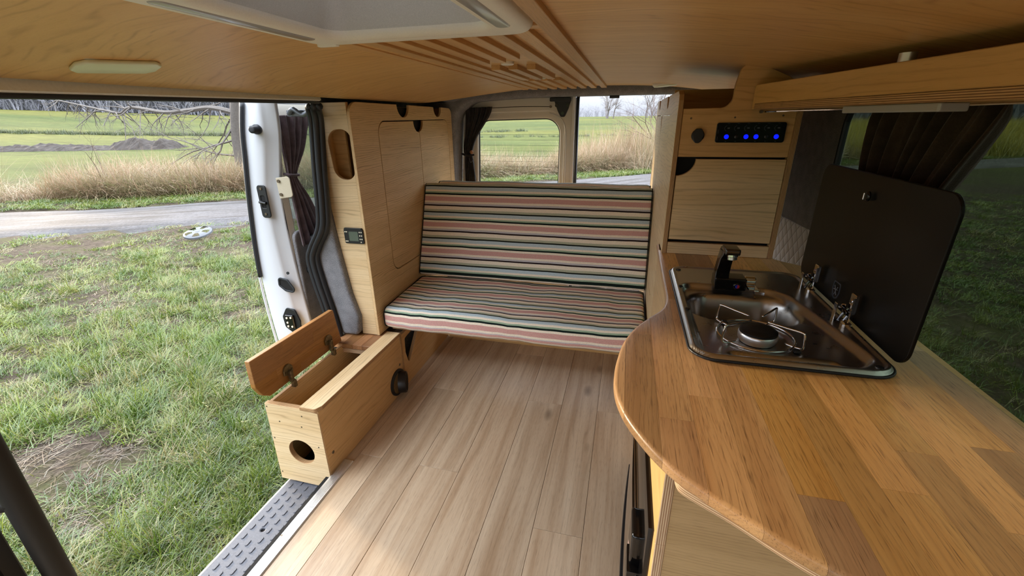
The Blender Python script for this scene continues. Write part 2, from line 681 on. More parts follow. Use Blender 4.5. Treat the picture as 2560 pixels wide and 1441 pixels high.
def copy_of(o, loc=None, parent=None, name=None):
    c = o.copy()
    COL.objects.link(c)
    if loc is not None: c.location = loc
    return c


def cat_rows(rows, n):
    """Catmull-Rom through rows of equal-length tuples of floats"""
    out = []
    k = len(rows)
    for i in range(n + 1):
        t = i / n * (k - 1)
        j = min(int(t), k - 2)
        f = t - j
        p0, p1, p2, p3 = rows[max(j - 1, 0)], rows[j], rows[j + 1], rows[min(j + 2, k - 1)]
        out.append(tuple(0.5 * (2 * b + (c - a) * f + (2 * a - 5 * b + 4 * c - d) * f * f + (3 * b - a - 3 * c + d) * f ** 3)
                         for a, b, c, d in zip(p0, p1, p2, p3)))
    return out


def cloth_bm(rows, pleats, normal, nu=72, nv=40, seed=0.0, skew=0.0):
    """gathered cloth: rows are (Lx,Ly,Lz,Rx,Ry,Rz,amplitude)"""
    nrm = V3(normal).normalized()
    bm = BM()
    grid = []
    for i, r in enumerate(cat_rows(rows, nv)):
        L, R, amp = V3(r[:3]), V3(r[3:6]), max(r[6], 0.0005)
        row = []
        for k in range(nu + 1):
            u = k / nu
            ph = 2 * PI * pleats * (u + 0.035 * math.sin(5 * u + seed) + skew * (i / nv) * 0.05)
            a = math.sin(ph) + 0.35 * math.sin(2.3 * ph + seed)
            row.append(bm.verts.new(L.lerp(R, u) + nrm * amp * a))
        grid.append(row)
    for a, b in zip(grid, grid[1:]):
        for k in range(nu):
            bm.faces.new((a[k], a[k + 1], b[k + 1], b[k]))
    return bm


def cloth(name, parent, mat, rows, pleats, normal, thick=0.003, **kw):
    o = bmobj(name, cloth_bm(rows, pleats, normal, **kw), M[mat], parent, smooth=True)
    md = o.modifiers.new('thickness', 'SOLIDIFY')
    md.thickness = thick
    return o


def catp(pts, n):
    return [V3(p) for p in cat_rows([tuple(p) for p in pts], n)]

# ------------------------------------------------------------------ the setting: floor, ceiling, walls, doors
def ceil_z(x, y=0.0):
    return 1.301 - 0.0265 * (abs(x + 0.22) / 0.515) ** 2.6


def build_floor():
    fl = boxo('floor', None, M['dark'], -0.93, 0.60, -0.6, 2.46, -0.03, -0.004)
    tag(fl, 'pale oak plank floor of the van running under the bench', 'floor', kind='structure')
    seams = [-0.875, -0.7835, -0.635, -0.4865, -0.338, -0.1895, -0.041, 0.1075, 0.256, 0.4045, 0.553, 0.62]
    ends = {1: [0.25, 1.561, 2.3], 2: [0.33, 1.101, 2.05], 3: [0.5, 1.95], 4: [0.66, 1.5645], 5: [0.945, 2.2], 6: [0.1, 1.558],
            7: [1.0975], 8: [0.6, 1.8], 9: [1.2], 10: [0.7], 0: [1.101]}
    rng = random.Random(3)
    seams = [-0.93] + seams
    ends = {k + 1: v for k, v in ends.items()}
    for i in range(len(seams) - 1):
        a, b = seams[i] + 0.0005, seams[i + 1] - 0.0005
        ys = [-0.6] + ends.get(i, []) + [2.52]
        if i == 0: ys = [1.062, 2.52]
        for y0, y1 in zip(ys, ys[1:]):
            bm = BM()
            L, W = (y1 - y0) / 2, (b - a) / 2
            box(bm, -L + 0.0005, L - 0.0005, -W, W, -0.004, 0.0, 0.0007)
            m = Matrix.Translation(V3(((a + b) / 2, (y0 + y1) / 2, rng.uniform(-0.0002, 0.0)))) @ Matrix.Rotation(PI / 2, 4, 'Z')
            bmobj('floor_plank', bm, M['plank'], fl, m)
    return fl


floor = build_floor()


def build_threshold():
    pts = [(-0.911, -0.004), (-0.911, 0.0045), (-0.905, 0.0052)]
    for k in range(5):
        x = -0.903 + k * 0.0048
        pts += [(x, 0.0052), (x + 0.0006, 0.0036), (x + 0.0022, 0.0036), (x + 0.0028, 0.0052)]
    pts += [(-0.877, 0.0052), (-0.8735, 0.0015), (-0.8735, -0.004)]
    bm = BM()
    a = [bm.verts.new((x, -0.55, z)) for x, z in pts]
    b = [bm.verts.new((x, 1.06, z)) for x, z in pts]
    n = len(pts)
    for i in range(n):
        bm.faces.new((a[i], a[(i + 1) % n], b[(i + 1) % n], b[i]))
    bm.faces.new(a[::-1]); bm.faces.new(b)
    o = bmobj('trim_1', bm, M['alu'])
    tag(o, 'ribbed aluminium threshold strip along the door edge of the floor', 'threshold', kind='structure')
    for y in (0.74, 0.35):
        bm = BM(); cyl(bm, (-0.907, y, 0.004), Z_, 0.0035, 0.0015, 12)
        bmobj('screw', bm, M['screw'], o)


build_threshold()


def build_ceiling():
    hx0, hx1, hy0, hy1 = -0.545, -0.175, 0.425, 0.80
    ys = [-1.2, -0.6, -0.1, 0.2, hy0]
    ys += [hy0 + (hy1 - hy0) * k / 6 for k in range(1, 7)]
    ys += [0.8 + 0.1 * k for k in range(1, 13)] + [2.05, 2.1, 2.15, 2.2, 2.25, 2.3, 2.34, 2.38, 2.40, 2.42]
    def lx(y):
        if y <= 2.02: return -0.985
        t = min(1.0, (y - 2.02) / 0.40)
        return -0.985 + 0.37 * (1 - math.sqrt(max(0, 1 - t * t)))
    def rx(y):
        return 0.64
    bm = BM()
    rows = []
    for y in ys:
        l, r = lx(y), rx(y)
        xs = [l + (hx0 - l) * k / 14 for k in range(15)] + [hx0 + (hx1 - hx0) * k / 8 for k in range(1, 9)] + [hx1 + (r - hx1) * k / 16 for k in range(1, 17)]
        rows.append([bm.verts.new((x, y, ceil_z(x))) for x in xs])
    for j, (a, b) in enumerate(zip(rows, rows[1:])):
        inh = ys[j] >= hy0 - 1e-6 and ys[j + 1] <= hy1 + 1e-6
        for i in range(len(a) - 1):
            if inh and 14 <= i < 22: continue
            bm.faces.new((a[i], b[i], b[i + 1], a[i + 1]))
    me = bpy.data.meshes.new('ceiling')
    for f in bm.faces: f.smooth = True
    bm.to_mesh(me); bm.free()
    o = link('ceiling', me, M['birch'])
    md = o.modifiers.new('board', 'SOLIDIFY'); md.thickness = 0.006; md.offset = 1.0
    tag(o, 'curved honey coloured plywood ceiling of the van', 'ceiling', kind='structure')
    for x, y in ((-0.777, 0.933), (-0.775, 1.296), (-0.767, 1.743), (0.211, 0.998), (0.202, 1.374), (0.199, 1.877)):
        bm = BM()
        lathe(bm, (x, y, ceil_z(x) + 0.001), (0, 0, -1), [(0, 0.006), (0.0015, 0.0055), (0.003, 0.002)], 12)
        bmobj('screw', bm, M['screw'], o)
    # joint lines where two ceiling boards meet
    for (x0, y0, x1, y1) in ((-0.70, 1.02, -0.60, 1.42), (0.105, 1.05, 0.10, 1.36)):
        bm = BM()
        pts = [(x0 + (x1 - x0) * k / 6, y0 + (y1 - y0) * k / 6) for k in range(7)]
        tube(bm, [(x, y, ceil_z(x) - 0.0002) for x, y in pts], 0.0007, 4)
        bmobj('joint', bm, M['dark'], o)
    return o


ceiling = build_ceiling()


def build_walls():
    # rear felt frame with a rounded opening around the barn doors
    hole = rpoly([(-1.03, 0.10), (0.52, 0.10), (0.50, 1.20), (0.30, 1.254), (-0.55, 1.254), (-0.86, 1.238), (-0.955, 1.17)],
                 [0.05, 0.05, 0.05, 0.1, 0.2, 0.12, 0.10], 6)
    w = yface('wall_rear', None, 2.47, [(-1.25, -0.1), (0.72, -0.1), (0.72, 1.36), (-1.25, 1.36)], holes=[hole], t=0.16,
              mat='felt', edge='felt', bev=0.025, seg=4, smooth=True)
    tag(w, 'grey felt covered rear frame around the back door opening', 'wall', kind='structure')
    # felt roof edge between the plywood ceiling and the rear frame
    bm = BM()
    prev = None
    for k in range(25):
        x = -1.2 + 1.9 * k / 24
        row = [bm.verts.new((x, y, ceil_z(max(-0.985, min(0.64, x))) + dz)) for y, dz in ((1.95, 0.012), (2.2, 0.010), (2.44, 0.008), (2.52, -0.002))]
        if prev:
            for a in range(3):
                bm.faces.new((prev[a], prev[a + 1], row[a + 1], row[a]))
        prev = row
    o = bmobj('trim_2', bm, M['felt'], smooth=True)
    tag(o, 'grey felt roof edge above the back doors', 'trim', kind='structure')
    # left body side behind the open sliding door
    w = xface('wall_left', None, -1.125, [(1.53, -0.1), (2.60, -0.1), (2.60, 1.28), (1.53, 1.28)], t=0.03, mat='felt', edge='felt')
    tag(w, 'grey felt lined body side behind the tall cabinet with the slot', 'wall', kind='structure')
    # unseen panel added behind the camera to darken the right side
    w = yface('light_block_front', None, -0.75, [(0.12, -0.1), (0.60, -0.1), (0.60, 1.2), (0.12, 1.24)], t=0.03, mat='felt', edge='felt')
    tag(w, 'unseen grey felt panel added behind the camera to darken the kitchen side', 'wall', kind='structure')
    # right body side with the long dark window
    hole = rrect(-0.55, 1.545, 0.52, 1.175, 0.06)
    w = xface_neg('wall_right', None, 0.60, [(-1.2, -0.1), (2.62, -0.1), (2.62, 1.32), (-1.2, 1.32)], holes=[hole], t=0.018,
                  mat='felt', edge='rubber', bev=0.006, seg=2)
    tag(w, 'grey felt right body side around the dark side window', 'wall', kind='structure')
    g = xface_neg('window_1', None, 0.6185, rrect(-0.57, 1.565, 0.50, 1.195, 0.06), t=0.004, mat='glass_dark', edge='glass_dark', bev=0)
    tag(g, 'long dark tinted side window behind the worktop and the curtain', 'window', kind='structure')
    q = xface_neg('quilted_panel', None, 0.597, rpoly([(1.50, 0.50), (2.05, 0.50), (2.05, 0.775), (1.50, 0.80)], 0.02), t=0.012,
                  mat='quilt', edge='quilt', bev=0.004, seg=2)
    tag(q, 'quilted light grey cloth panel behind the worktop corner', 'wall lining')
    # header over the sliding door with the black seal below it
    bm = BM()
    pts0 = [(-1.0, 1.1995), (-0.992, 1.203), (-0.995, 1.2245), (-1.03, 1.233), (-1.07, 1.233), (-1.07, 1.1995)]
    pts1 = [(-1.0, 1.2105), (-0.992, 1.2135), (-0.995, 1.2275), (-1.03, 1.234), (-1.07, 1.234), (-1.07, 1.2105)]
    a = [bm.verts.new((x, -1.2, z - 0.012)) for x, z in pts0]
    m_ = [bm.verts.new((x, 0.55, z)) for x, z in pts0]
    b = [bm.verts.new((x, 1.362, z)) for x, z in pts1]
    for r, s in ((a, m_), (m_, b)):
        for i in range(6):
            bm.faces.new((r[i], r[(i + 1) % 6], s[(i + 1) % 6], s[i]))
    bm.faces.new(a[::-1]); bm.faces.new(b)
    h = bmobj('trim_3', bm, M['beige'])
    tag(h, 'beige metal header rail over the open sliding door', 'rail', kind='structure')
    bm = BM()
    tube(bm, [(-1.003, -1.2, 1.183), (-1.003, 0.55, 1.1955), (-1.003, 1.362, 1.2075)], 0.0055, 8)
    tube(bm, [(-0.987, -1.2, 1.2275), (-0.987, 1.37, 1.2285)], 0.0022, 6)  # thin black tube draws the dark gap between ceiling and header
    bmobj('seal', bm, M['rubber'], h)
    bm = BM()
    v = [bm.verts.new(p) for p in ((-0.975, -1.2, 1.2275), (-0.975, 2.45, 1.2275), (-1.25, 2.45, 1.262), (-1.25, -1.2, 1.262))]
    bm.faces.new(v)
    o = bmobj('trim_4', bm, M['felt'])
    tag(o, 'dark felt roof edge between the ceiling board and the sliding door header', 'trim', kind='structure')
    # felt lower part of the door pillar and the double rubber door seal in front of it
    out = rpoly([(-1.062, 0.285), (-1.050, 0.37), (-1.078, 0.48), (-1.102, 0.667), (-1.117, 0.80), (-1.10, 1.153), (-1.09, 1.215), (-1.125, 1.215),
                 (-1.135, 0.80), (-1.205, 0.64), (-1.185, 0.45), (-1.150, 0.285)], 0.02, 3)
    w = yface('wall_pillar', None, 1.462, out, t=0.06, mat='felt', edge='felt', bev=0.012, seg=3, smooth=True)
    tag(w, 'grey felt lower door pillar between rubber seal and tall cabinet', 'pillar', kind='structure')
    path = catp([(-1.04, 1.385, 1.196), (-1.066, 1.41, 1.19), (-1.082, 1.435, 1.145), (-1.103, 1.44, 1.0), (-1.118, 1.44, 0.85),
                 (-1.135, 1.44, 0.76), (-1.185, 1.44, 0.68), (-1.207, 1.44, 0.625), (-1.198, 1.44, 0.53), (-1.178, 1.44, 0.42), (-1.160, 1.44, 0.30), (-1.15, 1.44, 0.2)], 60)
    bm = BM()
    tube(bm, path, 0.0125, 8)
    tube(bm, [p + V3((-0.015, -0.006, 0.0)) for p in path], 0.009, 8)
    tube(bm, [p + V3((0.012, 0.012, 0.0)) for p in path], 0.012, 8)
    o = bmobj('trim_5', bm, M['rubber'], smooth=True)
    tag(o, 'double black rubber door seal curving down the pillar', 'seal', kind='structure')


build_walls()


def build_step():
    t = thing('entry_step', 'black studded plastic entry step outside the aluminium threshold', 'step', (-1.0, 0.4, -0.12))
    hole = circ(-1.032, 0.785, 0.0062, 14)
    zface('step_plate', t, -0.06, rrect(-1.097, -0.912, -0.6, 1.30, 0.006), holes=[hole], t=0.05, mat='tread', edge='tread', bev=0.004, seg=2)
    bm = BM()
    v = [bm.verts.new(p) for p in ((-0.915, -0.6, -0.065), (-0.915, 1.3, -0.065), (-0.911, 1.3, 0.0), (-0.911, -0.6, 0.0))]
    bm.faces.new(v)
    bmobj('riser', bm, M['tread'], t)
    zface('hole_shade_disc', t, -0.066, circ(-1.032, 0.785, 0.0075, 14), t=0.002, mat='dark', edge='dark', bev=0)  # dark disc paints the shade down the hole
    first = None
    for j in range(30):
        for i in range(5):
            x = -1.072 + i * 0.031
            y = 0.20 + j * 0.0345 + (0.017 if i % 2 else 0.0)
            if math.hypot(x + 1.032, y - 0.785) < 0.02 or y > 1.0 or (x > -0.945): continue
            if first is None:
                bm = plate_bm(rpoly([(-0.005, -0.0115), (0.005, -0.0095), (0.005, 0.0115), (-0.005, 0.0095)], 0.0042, 3), t=0.0026, bev=0.001)
                first = bmobj('tread_stud', bm, [M['tread'], M['tread']], t, Matrix.Translation(V3((x, y, -0.0576))))
            else:
                copy_of(first, (x, y, -0.0576))
    zface('edge_strip', t, -0.064, [(-1.103, -0.6), (-1.098, -0.6), (-1.098, 1.3), (-1.103, 1.3)], t=0.06, mat='greypaint', edge='greypaint', bev=0)


build_step()


# ------------------------------------------------------------------ sliding door (open, outside the body) and its curtain
def build_sliding_door():
    d = thing('door_1', 'open white sliding door standing outside behind the pillar', 'door', (-1.32, 1.5, 0.1), kind='structure')
    prof = [(1.215, -1.335, -1.206), (1.12, -1.362, -1.212), (1.02, -1.378, -1.232), (0.90, -1.398, -1.258), (0.80, -1.412, -1.263), (0.70, -1.424, -1.262), (0.60, -1.432, -1.258),
            (0.50, -1.435, -1.252), (0.40, -1.433, -1.244), (0.30, -1.428, -1.238), (0.20, -1.420, -1.234)]
    prof = [(z, xo, xi * 1.022) for z, xo, xi in prof]
    pr = cat_rows(prof, 40)
    # hollow front edge: the white door face seen end on, with a step along its inner side
    bm = BM()
    rows = []
    for z, xo, xi in pr:
        xs = [(xo - 0.012, 1.43), (xo - 0.004, 1.402), (xo, 1.40), (xi - 0.052, 1.40), (xi - 0.040, 1.408), (xi - 0.032, 1.424), (xi - 0.004, 1.428), (xi, 1.434), (xi - 0.004, 1.446)]
        rows.append([bm.verts.new((x, y, z)) for x, y in xs])
    for a, b in zip(rows, rows[1:]):
        for i in range(len(a) - 1):
            bm.faces.new((a[i], a[i + 1], b[i + 1], b[i]))
    bmobj('front_edge', bm, M['white'], d, smooth=True, angle=60)
    bm = BM()
    rows = []
    for z, xo, xi in pr:
        rows.append([bm.verts.new((xo - 0.012, 1.43, z)), bm.verts.new((xo - 0.016, 1.462, z)), bm.verts.new((xo - 0.02, 2.40, z)), bm.verts.new((xo - 0.02, 2.55, z))])
    for a, b in zip(rows, rows[1:]):
        for i in range(3):
            if 0.62 < a[0].co.z < 1.18 and i == 1: continue
            bm.faces.new((a[i], a[i + 1], b[i + 1], b[i]))
    bmobj('outer_skin', bm, M['white'], d, smooth=True)
    # black weatherstrip along the outer edge, ending part way down
    bm = BM()
    tube(bm, [(xo - 0.002, 1.392, z) for z, xo, xi in pr if z > 0.545], 0.0075, 8)
    bmobj('weatherstrip', bm, M['rubber'], d, smooth=True)
    bm = BM()
    tube(bm, [(xo - 0.016, 1.402, z) for z, xo, xi in pr], 0.005, 6)
    bmobj('lip', bm, M['white'], d, smooth=True)
    # inner panel with its window
    hole = rrect(1.475, 2.35, 0.655, 1.165, 0.07)
    xface('inner_panel', d, -1.290, [(1.432, 0.14), (2.55, 0.14), (2.55, 1.215), (1.432, 1.215)], holes=[hole], t=0.012,
          mat='beige', edge='rubber', bev=0.004, seg=2)
    xface('pane', d, -1.312, rrect(1.462, 2.36, 0.64, 1.18, 0.07), t=0.004, mat='glass_tint', edge='glass_tint', bev=0)
    xface('felt_panel', d, -1.271, rpoly([(1.437, 0.17), (2.4, 0.17), (2.4, 0.66), (1.60, 0.66), (1.50, 0.735), (1.44, 0.735)], [0.01, 0.01, 0.03, 0.03, 0.03, 0.03]),
          t=0.016, mat='felt', edge='felt', bev=0.006, seg=2)
    bm = BM()
    tube(bm, catp([(-1.264, 1.50, 0.70), (-1.233, 1.505, 0.69), (-1.218, 1.50, 0.63), (-1.233, 1.485, 0.575), (-1.266, 1.475, 0.565)], 16), 0.015, 10)
    bmobj('door_handle', bm, M['black'], d, smooth=True)
    # fittings on the front edge
    bm = BM(); lathe(bm, (-1.302, 1.401, 1.124), (0.15, -1, 0), [(0, 0.017), (0.012, 0.017), (0.014, 0.014), (0.034, 0.013), (0.037, 0.009), (0.037, 0.004)], 20)
    bmobj('bump_stop', bm, M['rubber'], d, smooth=True)
    lm = yface('latch', d, 1.3965, rrect(-1.362, -1.322, 0.800, 0.925, 0.012), holes=[rrect(-1.352, -1.334, 0.838, 0.885, 0.004)], t=0.006, mat='black', edge='black', bev=0.002, seg=2)
    bm = BM(); box(bm, -1.353, -1.333, 1.399, 1.41, 0.836, 0.887)
    bmobj('latch_pocket', bm, M['dark'], lm)
    bm = BM(); tube(bm, [(-1.356, 1.392, 0.862), (-1.328, 1.392, 0.858)], 0.006, 8)
    bmobj('latch_claw', bm, M['gloss_black'], lm)
    for z in (0.815, 0.912):
        bm = BM(); cyl(bm, (-1.342, 1.397, z), (0, -1, 0), 0.005, 0.003, 10)
        bmobj('screw', bm, M['screw'], lm)
    rec = rpoly([(-1.356, 0.555), (-1.31, 0.545), (-1.283, 0.505), (-1.292, 0.487), (-1.33, 0.492), (-1.36, 0.515)], 0.014, 4)
    bz = yface('guide_socket', d, 1.3965, rec, holes=[inset(rec if area2(rec) > 0 else rec[::-1], 0.008)], t=0.006, mat='rubber', edge='rubber', bev=0.002, seg=2)
    yface('socket_hollow', bz, 1.3995, inset(rec if area2(rec) > 0 else rec[::-1], 0.006), t=0.002, mat='dark', edge='dark', bev=0)
    cn = yface('contact_plug', d, 1.395, rpoly([(-1.372, 0.375), (-1.345, 0.418), (-1.305, 0.410), (-1.288, 0.360), (-1.294, 0.315), (-1.33, 0.298), (-1.368, 0.325)], 0.014, 4),
               t=0.008, mat='black', edge='black', bev=0.002, seg=2)
    boxo('plug_block', cn, M['gloss_black'], -1.352, -1.312, 1.385, 1.396, 0.325, 0.388, 0.003)
    for x, z in ((-1.342, 0.375), (-1.322, 0.378), (-1.342, 0.354), (-1.342, 0.337), (-1.322, 0.337)):
        bm = BM(); cyl(bm, (x, 1.3855, z), (0, -1, 0), 0.0045, 0.003, 10)
        bmobj('contact_pin', bm, M['coin'], cn)
    bm = BM(); cyl(bm, (-1.302, 1.401, 0.574), (0, -1, 0), 0.006, 0.004, 12)
    bmobj('plug', bm, M['rubber'], d)
    st = plate('stay_bracket', d, (-1.255, 1.418, 0.915), (1, 0.12, 0.04), Z_, rpoly([(-0.027, -0.042), (0.030, -0.035), (0.030, 0.042), (-0.027, 0.036)], [0.002, 0.012, 0.012, 0.002], 4), t=0.004, mat='matalu', edge='matalu', bev=0.001)
    for z in (-0.026, 0.024):
        bm = BM(); cyl(bm, (-1.271, 1.4155, 0.915 + z), (0, -1, 0), 0.006, 0.004, 10)
        bmobj('screw', bm, M['screw'], st)
    # roller arm at the top of the door opening
    bm = BM()
    box(bm, -1.215, -1.10, 1.455, 1.50, 1.165, 1.188, 0.008, 2)
    tube(bm, catp([(-1.20, 1.45, 1.175), (-1.17, 1.44, 1.19), (-1.135, 1.44, 1.17), (-1.10, 1.44, 1.185)], 14), 0.008, 8)
    r = bmobj('roller_arm', bm, M['foil'], d, smooth=True, angle=50)
    c = cloth('curtain', None, 'curtain', [(-1.262, 1.448, 1.170, -1.262, 1.645, 1.174, 0.003), (-1.262, 1.450, 1.13, -1.262, 1.625, 1.13, 0.006),
              (-1.262, 1.452, 1.05, -1.260, 1.575, 1.05, 0.008), (-1.260, 1.454, 0.97, -1.258, 1.505, 0.97, 0.006), (-1.260, 1.454, 0.94, -1.258, 1.502, 0.935, 0.004),
              (-1.258, 1.452, 0.86, -1.254, 1.545, 0.86, 0.007), (-1.256, 1.450, 0.76, -1.252, 1.59, 0.76, 0.008), (-1.252, 1.448, 0.675, -1.248, 1.625, 0.68, 0.009)],
              5, (1, 0.15, 0), nu=90, seed=1.3)
    tag(c, 'mauve velvet curtain tied back on the sliding door window', 'curtain')
    bm = BM()
    tube(bm, catp([(-1.272, 1.450, 0.962), (-1.247, 1.458, 0.957), (-1.244, 1.495, 0.953), (-1.262, 1.510, 0.955), (-1.272, 1.48, 0.96)], 20), 0.005, 6)
    bmobj('tie_band', bm, M['curtain'], c, smooth=True)


build_sliding_door()


# ------------------------------------------------------------------ rear barn door (left leaf closed; the right leaf stands open out of view)
def build_rear_door():
    d = thing('door_2', 'closed left back door with a white inner frame and window', 'door', (-0.65, 2.66, 0.1), kind='structure')
    win = rpoly([(-0.885, 0.62), (-0.388, 0.62), (-0.383, 1.147), (-0.868, 1.140)], [0.06, 0.06, 0.085, 0.07], 8)
    inner = rpoly([(-0.925, 0.58), (-0.362, 0.58), (-0.355, 1.185), (-0.905, 1.176)], [0.07, 0.07, 0.10, 0.09], 8)
    outer = rpoly([(-1.02, 0.10), (-0.295, 0.10), (-0.292, 1.262), (-0.95, 1.245)], [0.02, 0.02, 0.02, 0.10], 6)
    yface('door_frame', d, 2.60, outer, holes=[inner], t=0.03, mat='greypaint', edge='greypaint', bev=0.006, seg=2)
    yface('window_surround', d, 2.618, inset(inner if area2(inner) > 0 else inner[::-1], -0.01), holes=[win], t=0.02, mat='greypaint', edge='greypaint', bev=0.012, seg=4, smooth=True)
    yface('window_seal', d, 2.632, inset(win if area2(win) > 0 else win[::-1], -0.012), holes=[inset(win if area2(win) > 0 else win[::-1], 0.005)], t=0.012, mat='rubber', edge='rubber', bev=0.002, seg=2)
    p = yface('pane', d, 2.64, inset(win if area2(win) > 0 else win[::-1], -0.01), t=0.004, mat='glass_clear', edge='glass_clear', bev=0)
    for k in range(12):
        z = 1.06 - k * 0.0225 * 1.35
        bm = BM(); tube(bm, [(-0.88, 2.637, z + 0.001), (-0.386, 2.637, z - 0.002)], 0.00055, 4)
        bmobj('heating_wire', bm, M['dark'], p)
    boxo('door_edge', d, M['white'], -0.312, -0.297, 2.575, 2.63, 0.10, 1.258, 0.004, 2)
    bm = BM(); tube(bm, [(-0.288, 2.60, 0.1), (-0.284, 2.60, 1.258)], 0.009, 8)
    bmobj('edge_seal', bm, M['rubber'], d, smooth=True)
    bm = BM(); tube(bm, catp([(-0.345, 2.598, 0.2), (-0.344, 2.598, 0.9), (-0.346, 2.598, 1.06), (-0.37, 2.598, 1.14), (-0.44, 2.598, 1.175)], 24), 0.0025, 6)
    bmobj('frame_crease', bm, M['white'], d, smooth=True)
    lt = yface('latch_plate', d, 2.585, rpoly([(-0.415, 1.238), (-0.395, 1.185), (-0.377, 1.152), (-0.355, 1.152), (-0.335, 1.195), (-0.322, 1.238)], [0.004, 0.004, 0.012, 0.012, 0.004, 0.004], 4),
               t=0.012, mat='black', edge='black', bev=0.003, seg=2)
    boxo('latch_body', lt, M['black'], -0.437, -0.322, 2.57, 2.60, 1.232, 1.252, 0.003)
    for x, z in ((-0.40, 1.212), (-0.338, 1.212), (-0.366, 1.172)):
        bm = BM(); cyl(bm, (x, 2.584, z), (0, -1, 0), 0.009, 0.004, 14)
        bmobj('bolt', bm, M['gloss_black'], lt)
    w = thing('curtain_wire', 'thin black curtain wire across the top of the back door window', 'curtain wire', (-0.95, 2.57, 1.2))
    bm = BM(); tube(bm, catp([(-0.952, 2.575, 1.198), (-0.80, 2.575, 1.204), (-0.60, 2.575, 1.209), (-0.432, 2.575, 1.2065)], 16), 0.002, 6)
    bmobj('wire', bm, M['black'], w)
    for x, z in ((-0.952, 1.198), (-0.432, 1.2065)):
        bm = BM(); lathe(bm, (x, 2.598, z), (0, -1, 0), [(0, 0.004), (0.02, 0.004), (0.022, 0.007), (0.03, 0.006)], 12)
        bmobj('screw_eye', bm, M['screw'], w)
    c = cloth('curtain', None, 'curtain_black', [(-0.925, 2.57, 1.208, -0.765, 2.57, 1.212, 0.006), (-0.925, 2.57, 1.16, -0.785, 2.57, 1.16, 0.009), (-0.935, 2.575, 1.06, -0.862, 2.57, 1.05, 0.010),
              (-0.95, 2.58, 0.985, -0.895, 2.575, 0.975, 0.010), (-0.945, 2.585, 0.945, -0.90, 2.58, 0.94, 0.007), (-0.948, 2.585, 0.90, -0.892, 2.58, 0.90, 0.008), (-0.95, 2.585, 0.78, -0.885, 2.58, 0.78, 0.008)],
              5, (0.2, -1, 0), nu=70, seed=0.4)
    tag(c, 'black curtain tied back at the left of the back door window', 'curtain')
    bm = BM(); tube(bm, catp([(-0.962, 2.57, 0.955), (-0.925, 2.562, 0.945), (-0.885, 2.57, 0.95)], 12), 0.006, 6)
    bmobj('tie_band', bm, M['curtain_black'], c, smooth=True)
    bm = BM(); lathe(bm, (-0.90, 2.566, 0.965), (0.2, -1, 0), [(0, 0.011), (0.006, 0.011), (0.009, 0.006)], 14)
    bmobj('tie_button', bm, M['tan'], c, smooth=True)
    bm = BM(); tube(bm, catp([(-0.915, 2.565, 0.93), (-0.905, 2.558, 0.905), (-0.892, 2.56, 0.915), (-0.885, 2.56, 0.86), (-0.872, 2.56, 0.80)], 18), 0.0014, 5)
    bmobj('tie_string', bm, M['foil'], c)
    s = thing('door_catch', 'small black door catch under the felt header above the open leaf', 'catch', (-0.06, 2.55, 1.24))
    boxo('catch_body', s, M['black'], -0.115, -0.065, 2.53, 2.56, 1.24, 1.262, 0.004, 2)
    boxo('catch_base', s, M['black'], -0.125, -0.055, 2.53, 2.57, 1.256, 1.266, 0.002)


build_rear_door()


# ------------------------------------------------------------------ roof: hatch, slats, lamps
def blind_mat():
    t = NT('translucent_hatch_blind')
    a = t.n('BsdfTranslucent', {'Color': (0.5, 0.5, 0.52, 1)})
    b = t.n('BsdfDiffuse', {'Color': (0.45, 0.44, 0.42, 1)})
    m = t.n('MixShader', {0: 0.5, 1: a.outputs[0], 2: b.outputs[0]})
    t.t.links.new(m.outputs[0], t.out.inputs[0])
    return t.m


M['blind'] = blind_mat()


def build_hatch():
    h = thing('roof_hatch', 'white roof hatch frame with a deep recess ahead of the ceiling slats', 'hatch', (-0.36, 0.61, 1.3))
    ring = rrect(-0.575, -0.160, 0.405, 0.815, 0.045, 8)
    op = rrect(-0.505, -0.225, 0.47, 0.755, 0.03, 6)
    # lip ring: front face looks down
    f = lambda p: [(x, -y) for x, y in p]
    plate('hatch_frame', h, (0, 0, 1.279), X_, (0, -1, 0), f(ring), holes=[f(op)], t=0.03, mat='plastic_white', edge='plastic_white', bev=0.014, seg=5, smooth=True)
    bm = BM()
    lo, hi = op, inset(op if area2(op) > 0 else op[::-1], 0.012)
    a = [bm.verts.new((x, y, 1.292)) for x, y in (lo if area2(lo) > 0 else lo[::-1])]
    b = [bm.verts.new((x, y, 1.42)) for x, y in hi]
    n = len(a)
    for i in range(n):
        bm.faces.new((a[i], a[(i + 1) % n], b[(i + 1) % n], b[i]))
    bmobj('hatch_well', bm, M['plastic_grey'], h, smooth=True, angle=50)
    zface('hatch_blind', h, 1.4215, hi, t=0.002, mat='blind', edge='blind', bev=0)
    plate('blind_grip', h, (-0.538, 0.61, 1.2775), (0, 1, 0), (1, 0, 0), rrect(-0.15, 0.13, -0.012, 0.012, 0.011, 6), t=0.006, mat='grip', edge='grip', bev=0.003, seg=3, smooth=True)
    plate('blind_grip', h, (-0.196, 0.60, 1.2775), (0, 1, 0), (1, 0, 0), rrect(-0.15, 0.135, -0.012, 0.012, 0.011, 6), t=0.006, mat='grip', edge='grip', bev=0.003, seg=3, smooth=True)
    plate('frame_rib', h, (-0.37, 0.785, 1.2785), (0, 1, 0), (1, 0, 0), rrect(-0.006, 0.006, -0.13, 0.13, 0.005, 5), t=0.005, mat='plastic_white', edge='plastic_white', bev=0.002, seg=2, smooth=True)
    for x, y in ((-0.548, 0.797),):
        bm = BM(); box(bm, x - 0.02, x + 0.02, y - 0.005, y + 0.007, 1.276, 1.286, 0.003, 2)
        bmobj('clip', bm, M['plastic_white'], h, smooth=True)


build_hatch()


